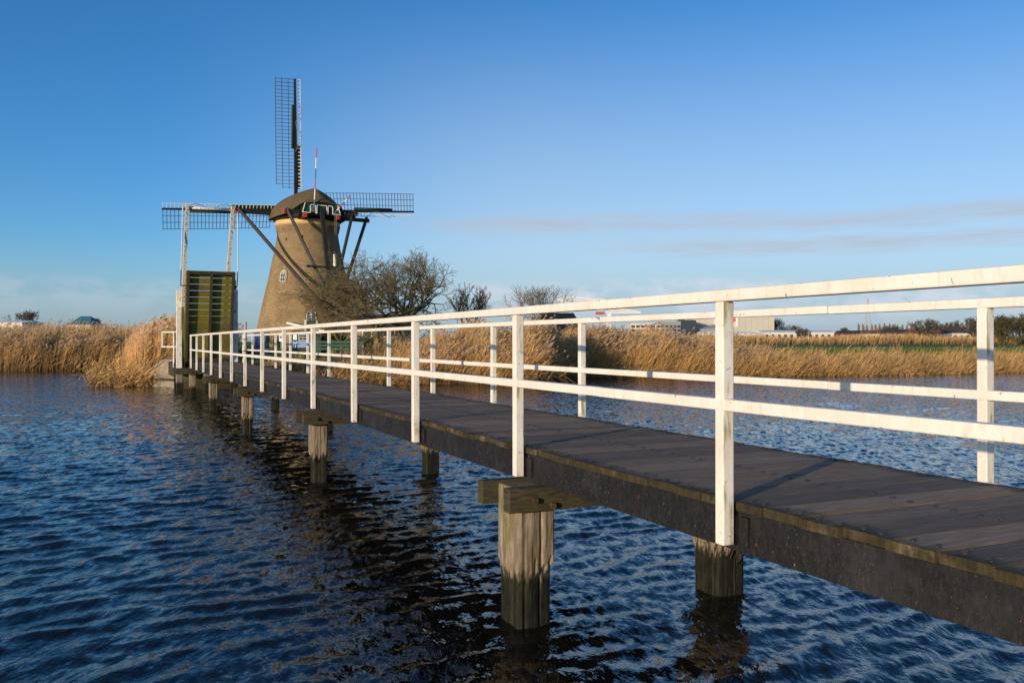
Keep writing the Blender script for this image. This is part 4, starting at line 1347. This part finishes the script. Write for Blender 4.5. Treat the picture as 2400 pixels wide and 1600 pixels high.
# blue panel, notice post, tables, fences
def panel():
    Y = 66.; x0, x1 = X(596, Y), X(624, Y)
    o = thing('blue_cabinet', 'tall cobalt blue cabinet on the lawn beside the white railing', 'cabinet', Vector(((x0 + x1) / 2, Y, 1.1)))
    bevel(MB().abox(x0, x1, Y, Y + .9, 1.05, Zp(782, Y)).build('body', M['cobalt'], o), .03)
    MB().abox(x0 + .08, x1 - .08, Y - .02, Y - .001, 1.2, Zp(785, Y)).build('door', M['cobalt'], o)
    MB().abox(x0 - .05, x1 + .05, Y - .06, Y + .95, Zp(782, Y), Zp(782, Y) + .08).build('roof', M['cobalt'], o)
    Y = 62.; xx = X(658.5, Y)
    o = thing('notice_sign', 'white notice board with blue disc on a post between picnic table and hut', 'sign', Vector((xx, Y, 1.1)))
    MB().tube((xx, Y + .04, 1.0), (xx, Y + .04, Zp(784, Y)), .03, .03, 8).build('post', M['steel'], o)
    bd = MB().abox(xx - .13, xx + .13, Y - .01, Y + .01, Zp(800, Y), Zp(784.5, Y)).build('board', M['signwhite'], o)
    MB().tube((xx, Y - .02, Zp(790, Y)), (xx, Y - .011, Zp(790, Y)), .1, .1, 16).build('blue_disc', M['signblue'], bd)
panel()
def picnic(px, Y, label):
    xx = X(px, Y); z = gz(xx, Y)
    o = thing('picnic_table', label, 'table', Vector((xx, Y, z)), 'picnic tables on the lawn')
    for i in range(4):
        MB().abox(xx - .9, xx + .9, Y - .34 + i * .175, Y - .18 + i * .175, z + .74, z + .78).build('top_board', M['bench'], o)
    for s in (-1, 1):
        MB().abox(xx - .9, xx + .9, Y + s * .72 - .12, Y + s * .72 + .12, z + .43, z + .47).build('seat', M['bench'], o)
        for sx_ in (-.62, .62):
            MB().beam((xx + sx_, Y + s * .62, z - .03), (xx + sx_, Y + s * .2, z + .74), .06, .1, UT).build('leg', M['bench'], o)
    for sx_ in (-.62, .62):
        MB().beam((xx + sx_, Y - .8, z + .40), (xx + sx_, Y + .8, z + .40), .05, .09).build('cross_bar', M['bench'], o)
picnic(643, 60, 'dark green picnic table on the lawn beside the blue cabinet')
picnic(672, 63, 'dark green picnic table on the lawn before the ticket hut')
def fence():
    Y = 61.
    o = thing('board_fence', 'dark green three-board fence on the lawn right of the ticket hut', 'fence', Vector((X(800, Y), Y, 1.1)))
    for z in (Zp(801, Y), Zp(809, Y), Zp(817, Y)):
        for a, b_ in ((742, 777), (777, 812), (812, 853)):
            MB().abox(X(a, Y) + .01, X(b_, Y) - .01, Y - .03, Y + .01, z - .09, z + .07).build('board', M['bench'], o)
    for px in (744, 777, 812, 851):
        MB().abox(X(px, Y) - .06, X(px, Y) + .06, Y + .012, Y + .13, .95, Zp(796, Y)).build('post', M['bench'], o)
fence()
def barn():
    Y = 74.
    x0, x1 = X(812, Y), X(948, Y); zb = 1.0; ze = Zp(764, Y); zr = Zp(742, Y)
    o = thing('brick_barn', 'low pale brick barn with green door behind the bare orchard trees', 'barn', Vector(((x0 + x1) / 2, Y, zb)))
    bk = simple('pale_barn_brick', (.30, .23, .15), .3, 7, .9, .3)
    MB().abox(x0, x1, Y, Y + 5, zb, ze).build('wall', bk, o)
    MB().add([(x0, Y, ze), (x0, Y + 5, ze), (x0, Y + 2.5, zr), (x1, Y, ze), (x1, Y + 5, ze), (x1, Y + 2.5, zr)], [(0, 1, 2), (3, 5, 4), (0, 3, 4, 1)]).build('gable_wall', bk, o)
    for s in (0, 1):
        ya_, yb_ = (Y - .4, Y + 2.5) if s == 0 else (Y + 5.4, Y + 2.5)
        za = ze - .2
        MB().add([(x0 - .3, ya_, za), (x1 + .3, ya_, za), (x1 + .3, yb_, zr + .12), (x0 - .3, yb_, zr + .12), (x0 - .3, ya_, za + .12), (x1 + .3, ya_, za + .12), (x1 + .3, yb_, zr + .25), (x0 - .3, yb_, zr + .25)],
                 [(0, 1, 2, 3), (4, 5, 6, 7), (0, 1, 5, 4), (1, 2, 6, 5), (2, 3, 7, 6), (3, 0, 4, 7)]).build('roof', M['tile'], o)
    d_ = MB().abox(X(851, Y), X(870, Y), Y - .05, Y - .002, zb, Zp(768, Y)).build('door', M['green'], o)
    for px in (850, 871):
        MB().abox(X(px, Y) - .05, X(px, Y) + .05, Y - .08, Y - .002, zb, Zp(766, Y)).build('door_frame', M['trim'], d_)
    MB().abox(X(850, Y) - .05, X(871, Y) + .05, Y - .08, Y - .002, Zp(766, Y), Zp(764.4, Y)).build('lintel', M['trim'], d_)
    for px in (898, 925):
        w_ = MB().abox(X(px, Y) - .45, X(px, Y) + .45, Y - .05, Y - .002, Zp(790, Y), Zp(772, Y)).build('window', M['trim'], o)
        for s in (-1, 1):
            MB().abox(X(px, Y) + s * .2 - .17, X(px, Y) + s * .2 + .17, Y - .06, Y - .051, Zp(788, Y), Zp(774, Y)).build('pane', M['glass'], w_)
barn()
# dark evergreen bushes between hut and barn
def leafy(name, label, px, Y, topy, wpx, seed, n=2600, mt='hedge', group=None):
    g = np.random.default_rng(seed)
    x = X(px, Y); z = gz(x, Y); H = Zp(topy, Y) - z; Wd = wpx / F * Y
    nl = 9
    cen = np.stack([g.normal(0, Wd * .22, nl), g.normal(0, Wd * .2, nl), g.uniform(.25, .72, nl) * H], 1)
    rr = g.uniform(.16, .3, nl) * H
    k = g.integers(0, nl, n)
    d_ = g.normal(0, 1, (n, 3)); d_ /= np.linalg.norm(d_, axis=1)[:, None]
    p = cen[k] + d_ * (rr[k] * g.uniform(.45, 1.05, n))[:, None]
    p[:, 2] = np.clip(p[:, 2], .03, H)
    a = g.normal(0, 1, (n, 3)); a /= np.linalg.norm(a, axis=1)[:, None]
    b = np.cross(a, g.normal(0, 1, (n, 3))); b /= np.linalg.norm(b, axis=1)[:, None]
    s = g.uniform(.04, .09, n)[:, None] * (H / 2.2)
    p = p + np.array([x, Y, z])
    i_ = np.arange(n)
    o = thing(name, label, 'bush', Vector((x, Y, z)), group)
    np_mesh('foliage', np.concatenate([p - a * s, p + a * s, p + b * s * 1.4]), np.stack([i_, n + i_, 2 * n + i_], 1), M[mt], parent=o)
    mb = MB()
    for c_ in cen:
        mb.tube((x, Y, z - .1), (x + c_[0], Y + c_[1], z + c_[2]), .04, .02, 5)
    mb.build('stem', M['bark'], o)
leafy('evergreen_bush', 'dark evergreen bush between the ticket hut and the board fence', 783, 69, 772, 55, 31)
leafy('evergreen_bush', 'dark low evergreen bush in front of the brick barn', 815, 68, 788, 50, 32)
leafy('evergreen_bush', 'round dark bush behind the picnic tables', 652, 70, 782, 30, 33, 1600)
leafy('evergreen_bush', 'dark bush at the foot of the leaning orchard tree', 880, 66, 778, 60, 34)
# thatched barn roof and willow beyond the reed point
def roofed(name, label, px0, px1, Y, ybase, yeave, yridge, dep, wallm, roofm, wins=0, chim=False, cat='house', group=None, hip=0., winm=None):
    x0, x1 = X(px0, Y), X(px1, Y); zb = gz((x0 + x1) / 2, Y) - .3; ze = Zp(yeave, Y); zr = Zp(yridge, Y)
    o = thing(name, label, cat, Vector(((x0 + x1) / 2, Y, zb)), group)
    MB().abox(x0, x1, Y, Y + dep, zb, ze).build('wall', M[wallm], o)
    ov = .25
    hx = hip * (x1 - x0)
    rb = [(x0 - ov, Y - ov, ze - .1), (x1 + ov, Y - ov, ze - .1), (x1 + ov, Y + dep + ov, ze - .1), (x0 - ov, Y + dep + ov, ze - .1), (x0 - ov * (hip == 0) + hx, Y + dep / 2, zr), (x1 + ov * (hip == 0) - hx, Y + dep / 2, zr)]
    rf = MB().add(rb, [(0, 1, 5, 4), (2, 3, 4, 5), (1, 2, 5), (3, 0, 4), (3, 2, 1, 0)]).build('roof', M[roofm], o)
    if chim:
        cx_ = x0 + (x1 - x0) * .75; s = max(.35, (x1 - x0) * .03)
        MB().abox(cx_ - s, cx_ + s, Y + dep / 2 - s, Y + dep / 2 + s, zr - .4, zr + 1.1).build('chimney', M['redbrick'], rf)
    for i in range(wins):
        f_ = (i + .5) / wins; cx_ = x0 + (x1 - x0) * f_; ww = (x1 - x0) / wins * .28
        w_ = MB().abox(cx_ - ww, cx_ + ww, Y - .06, Y - .003, zb + (ze - zb) * .35, zb + (ze - zb) * .82).build('window', M['trim'], o)
        MB().abox(cx_ - ww * .82, cx_ + ww * .82, Y - .075, Y - .062, zb + (ze - zb) * .40, zb + (ze - zb) * .78).build('pane', M['glass'], w_)
    return o
roofed('thatched_barn', 'dark thatched barn roof rising above the reeds beside the bare willow', 1256, 1362, 130, 800, 768, 731, 9, 'darkwood', 'thatch', cat='barn', hip=.12)
tree_at(1262, 150, 668, 150, 41, M['willow'], M['willow'], name='bare_willow', label='bushy bare willow standing behind the dark thatched barn', depth=4, r0=.2, trunk_frac=.06, upt=1.1, spread=.4, minr=.022, nmain=9, wiggle=.08)

# ------------------------------------------------------------------ far side: shipyard, houses, trees
def hall():
    Y = 620.
    x0, x1 = X(1626, Y), X(1815, Y); z1 = Zp(741, Y)
    o = thing('shipyard_hall', 'huge beige shipyard hall with red and white company sign', 'hall', Vector(((x0 + x1) / 2, Y, 1)))
    n = 14
    for i in range(n):
        a = x0 + (x1 - x0) * i / n; b_ = x0 + (x1 - x0) * (i + 1) / n - .08
        MB().abox(a, b_, Y, Y + .4, .5, z1).build('cladding_panel', M['hall'], o)
    MB().abox(x0 + .2, x1 - .2, Y + .45, Y + 60, .5, z1 - .05).build('body', M['hall'], o)
    s0, s1 = X(1675, Y), X(1729, Y); t0, t1 = Zp(765, Y), Zp(742.5, Y)
    sg = MB().abox(s0, s1, Y - .25, Y - .02, t0, t1).build('sign', M['signwhite'], o)
    r0, r1 = X(1681, Y), X(1724, Y); rz0, rz1 = Zp(756, Y), Zp(744.5, Y)
    MB().abox(r0, r1, Y - .32, Y - .26, rz0, rz1).build('logo_box', M['signred'], sg)
    rt = Vector((1, 0, 0))
    put_text('lettering', 'IHC', 3.6, Vector((r0 + .7, Y - .36, rz0 + .45)), rt, UZ, M['signwhite'], sg, (r1 - r0) - 1.4)
    put_text('lettering', 'MERWEDE', 1.9, Vector((r0, Y - .30, Zp(762.5, Y))), rt, UZ, M['signred'], sg, r1 - r0)
    # lower grey lean-to and white sheds
    MB().add([(X(1630, Y - 15), Y - 15, .5), (X(1690, Y - 15), Y - 15, .5), (X(1690, Y - 15), Y - 15, Zp(767, Y - 15)), (X(1630, Y - 15), Y - 15, Zp(772, Y - 15)),
              (X(1630, Y - 15), Y - 1, .5), (X(1690, Y - 15), Y - 1, .5), (X(1690, Y - 15), Y - 1, Zp(760, Y)), (X(1630, Y - 15), Y - 1, Zp(766, Y))],
             [(0, 1, 2, 3), (7, 6, 5, 4), (3, 2, 6, 7), (0, 3, 7, 4), (1, 5, 6, 2)]).build('lean_to', M['greycl'], o)
hall()
def office():
    Y = 600.
    o = thing('office_block', 'glass and white office block showing between the reed plumes', 'building', Vector((X(1550, Y), Y, 1)))
    parts = [(1478, 1548, 758, 'palewall', 6), (1548, 1596, 753, 'greycl', 5), (1596, 1632, 750, 'glass', 3)]
    for a, b_, top, mt, nw in parts:
        MB().abox(X(a, Y) + .1, X(b_, Y) - .1, Y, Y + 18, .5, Zp(top, Y)).build('block', M[mt], o)
        for fl in range(3):
            z0 = Zp(786 - fl * 9, Y)
            if z0 + 2 > Zp(top, Y): break
            for i in range(nw):
                xa_ = X(a, Y) + (X(b_, Y) - X(a, Y)) * (i + .12) / nw; xb_ = X(a, Y) + (X(b_, Y) - X(a, Y)) * (i + .88) / nw
                MB().abox(xa_, xb_, Y - .12, Y - .02, z0, z0 + 1.7).build('window', M['glass'], o)
    MB().abox(X(1594, Y), X(1606, Y), Y + 2, Y + 8, Zp(751, Y), Zp(744, Y)).build('roof_box', M['tar'], o)
office()
def crane(label, px_tip, px_tail, py_jib, px_mast, Y, wm_='ballast'):
    zj = Zp(py_jib, Y)
    xm = X(px_mast, Y)
    o = thing('tower_crane', label, 'crane', Vector((xm, Y, 1)))
    mb = MB(); w = 1.3
    z = .5
    while z < zj - 1:
        z2 = min(z + 3, zj)
        for sx_, sy_ in ((-1, -1), (1, -1), (1, 1), (-1, 1)):
            mb.beam((xm + sx_ * w, Y + sy_ * w, z), (xm + sx_ * w, Y + sy_ * w, z2), .5, .5, UT)
        mb.beam((xm - w, Y - w, z), (xm + w, Y - w, z2), .22, .22, UT)
        mb.beam((xm + w, Y - w, z), (xm - w, Y - w, z2), .22, .22, UT)
        z = z2
    mb.build('mast', M['cranew'], o)
    xt, xb = X(px_tip, Y), X(px_tail, Y)
    mb = MB(); n = 14
    for i in range(n):
        f0, f1 = i / n, (i + 1) / n
        a = xm + (xt - xm) * f0; b_ = xm + (xt - xm) * f1
        h0 = 3.6 * (1 - f0) + .8; h1 = 3.6 * (1 - f1) + .8
        for yy in (-1, 1):
            mb.beam((a, Y + yy, zj), (b_, Y + yy, zj), .7, .7)
        mb.beam((a, Y, zj + h0), (b_, Y, zj + h1), .7, .7)
        mb.beam((a, Y, zj), ((a + b_) / 2, Y, zj + (h0 + h1) / 2), .5, .5, UT)
        mb.beam(((a + b_) / 2, Y, zj + (h0 + h1) / 2), (b_, Y, zj), .5, .5, UT)
    mb.build('jib', M['cranew'], o)
    mb = MB()
    mb.beam((xm, Y, zj + .6), (xb, Y, zj + .6), 2.4, .8)
    mb.build('counter_jib', M['cranew'], o)
    d_ = 1 if xb > xm else -1
    MB().abox(min(xb, xb - d_ * 6.5), max(xb, xb - d_ * 6.5), Y - 1.6, Y + 1.6, zj - 1.2, zj + 1.0).build('counterweight', M[wm_], o)
    MB().abox(xm - 1.4, xm + 1.4, Y - 3, Y - 1.2, zj - 2.6, zj - .2).build('cab', M['cranew'], o)
crane('white tower crane with red counterweight seen between the two railings', 1501, 1396, 733.5, 1427, 640)
crane('slender pale tower crane half hidden behind the near handrail', 1420, 1290, 704, 1318, 900, 'hall')
# white sheds and houses in front of the hall
for i, (a, b_, t_, e_) in enumerate(((1640, 1662, 777, 781), (1662, 1690, 776, 781), (1700, 1722, 776, 781), (1722, 1746, 776, 781), (1746, 1772, 777, 782))):
    roofed('white_shed', 'small white gabled shed in the row before the shipyard hall', a, b_, 520, 790, e_, t_, 8, 'palewall', 'signwhite', 2, cat='shed', group='white sheds before the hall')
roofed('white_warehouse', 'long low white warehouse right of the shipyard hall', 1790, 1965, 560, 790, 778, 773, 30, 'palewall', 'signwhite', 12, cat='warehouse')
hs = [(2080, 2140, 430, 784, 776, 'redbrick', 'tile', 'long low dark-roofed house left of the pale poplars’ end'),
      (2140, 2186, 420, 784, 775, 'redbrick', 'redtile', 'red brick terrace house with rust-brown roof'),
      (2186, 2206, 410, 784, 771, 'redbrick', 'redtile', 'narrow red brick house with steep gable'),
      (2206, 2240, 415, 785, 775, 'palewall', 'tile', 'white-walled cottage with dark roof beside the tall gabled house'),
      (2232, 2276, 400, 784, 770, 'palewall', 'tile', 'tall gabled pale house with dark roof and chimney'),
      (2276, 2300, 405, 786, 777, 'palewall', 'tile', 'last small pale cottage before the large bare shrubs'),
      (1970, 2030, 450, 786, 779, 'redbrick', 'tile', 'low brown row house behind the left end of the poplars'),
      (2030, 2078, 440, 786, 778, 'palewall', 'redtile', 'pale low house below the middle of the poplar row')]
for a, b_, Y, e_, r_, wmt, rmt, lb in hs:
    lb = lb.replace('’', '')
    roofed('house', lb, a, b_, Y, 790, e_ - 4, r_ - 5, 9, wmt, rmt, max(2, (b_ - a) // 12), chim=(b_ - a) < 60, cat='house', group=None)
# pylon
def pylon():
    Y = 900.; xx = X(2034, Y); z1 = Zp(700, Y)
    o = thing('pylon', 'thin lattice mast on the horizon behind the poplar row', 'mast', Vector((xx, Y, 1)))
    mb = MB(); n = 12
    for i in range(n):
        z0 = 1 + (z1 - 1) * i / n; z2 = 1 + (z1 - 1) * (i + 1) / n
        w0 = 4.2 * (1 - i / n) + .6; w2 = 4.2 * (1 - (i + 1) / n) + .6
        for s in (-1, 1):
            mb.beam((xx + s * w0, Y, z0), (xx + s * w2, Y, z2), .4, .4, UT)
        mb.beam((xx - w0, Y, z0), (xx + w2, Y, z2), .22, .22, UT); mb.beam((xx + w0, Y, z0), (xx - w2, Y, z2), .22, .22, UT)
    mb.build('lattice', M['steel'], o)
pylon()
# poplar row
for i in range(13):
    px = 2012 + i * 10.3 + rnd.uniform(-1.5, 1.5)
    tree_at(px, 470, 758 + rnd.uniform(-2, 2), 7, 60 + i, M['poplar'], M['poplar'], name='pollard_poplar', label='slim pale poplar in the clipped row before the lattice mast', depth=3, r0=.14, trunk_frac=.1, upt=1.8, spread=.2, minr=.06, nmain=5, wiggle=.06, group='poplar row')
far = [(2168, 380, 748, 62, 71, 'bare round tree standing left of the steep gabled house'), (2205, 460, 758, 40, 72, 'faint bare tree behind the narrow red brick house'), (2232, 430, 753, 46, 73, 'bare tree spreading behind the white-walled cottage'),
       (2283, 330, 744, 50, 74, 'bare twiggy tree between the last cottage and the far railing post'), (1822, 640, 747, 34, 75, 'dark bare tree at the right corner of the shipyard hall'), (1856, 640, 762, 50, 76, 'low bare trees right of the shipyard hall'), (1880, 520, 770, 30, 77, 'small bare tree above the white warehouse roof'),
       (1978, 470, 768, 30, 79, 'dark low tree at the left end of the poplar row'), (2088, 440, 763, 46, 80, 'dark bushy tree in front of the right half of the poplar row')]
for px, Y, ty, w, sd, lb in far:
    tree_at(px, Y, ty, w, sd, M['fartwig'], M['fartwig'], name='bare_tree', label=lb, depth=5, r0=.3, trunk_frac=.05, upt=.45, spread=.6, minr=.07, nmain=10, wiggle=.12)
shr = [(2345, 150, 741, 70, 81, 'large olive-brown bare shrub just right of the far railing post'), (2385, 145, 736, 80, 82, 'tallest olive-brown bare shrub on the right bank'), (2440, 140, 734, 90, 83, 'olive-brown bare shrub at the end of the right bank'), (2320, 165, 770, 50, 84, 'low olive shrub behind the far railing post')]
for px, Y, ty, w, sd, lb in shr:
    tree_at(px, Y, ty, w, sd, M['shrubtwig'], M['shrubtwig'], name='bare_shrub', label=lb, depth=5, r0=.16, trunk_frac=.03, upt=.4, spread=.6, minr=.03, nmain=12, wiggle=.12)
# left side
tree_at(62, 330, 728, 62, 91, M['fartwig'], M['fartwig'], name='bare_tree', label='bare round tree beside the white greenhouse on the left horizon', depth=5, r0=.3, trunk_frac=.14, upt=.7, spread=.55, minr=.06, nmain=7, wiggle=.1)
tree_at(218, 330, 745, 30, 92, M['fartwig'], M['fartwig'], name='bare_tree', label='bare tree beside the teal-roofed house', depth=5, r0=.3, trunk_frac=.12, upt=.7, spread=.5, minr=.06, nmain=7, wiggle=.1)
roofed('teal_roofed_house', 'house with steep teal hipped roof above the left reeds', 160, 214, 320, 790, 760, 740, 9, 'palewall', 'teal', 3, cat='house', hip=.28)
roofed('greenhouse', 'long white greenhouse on the left horizon', -60, 52, 300, 790, 755, 750, 14, 'palewall', 'signwhite', 10, cat='greenhouse')
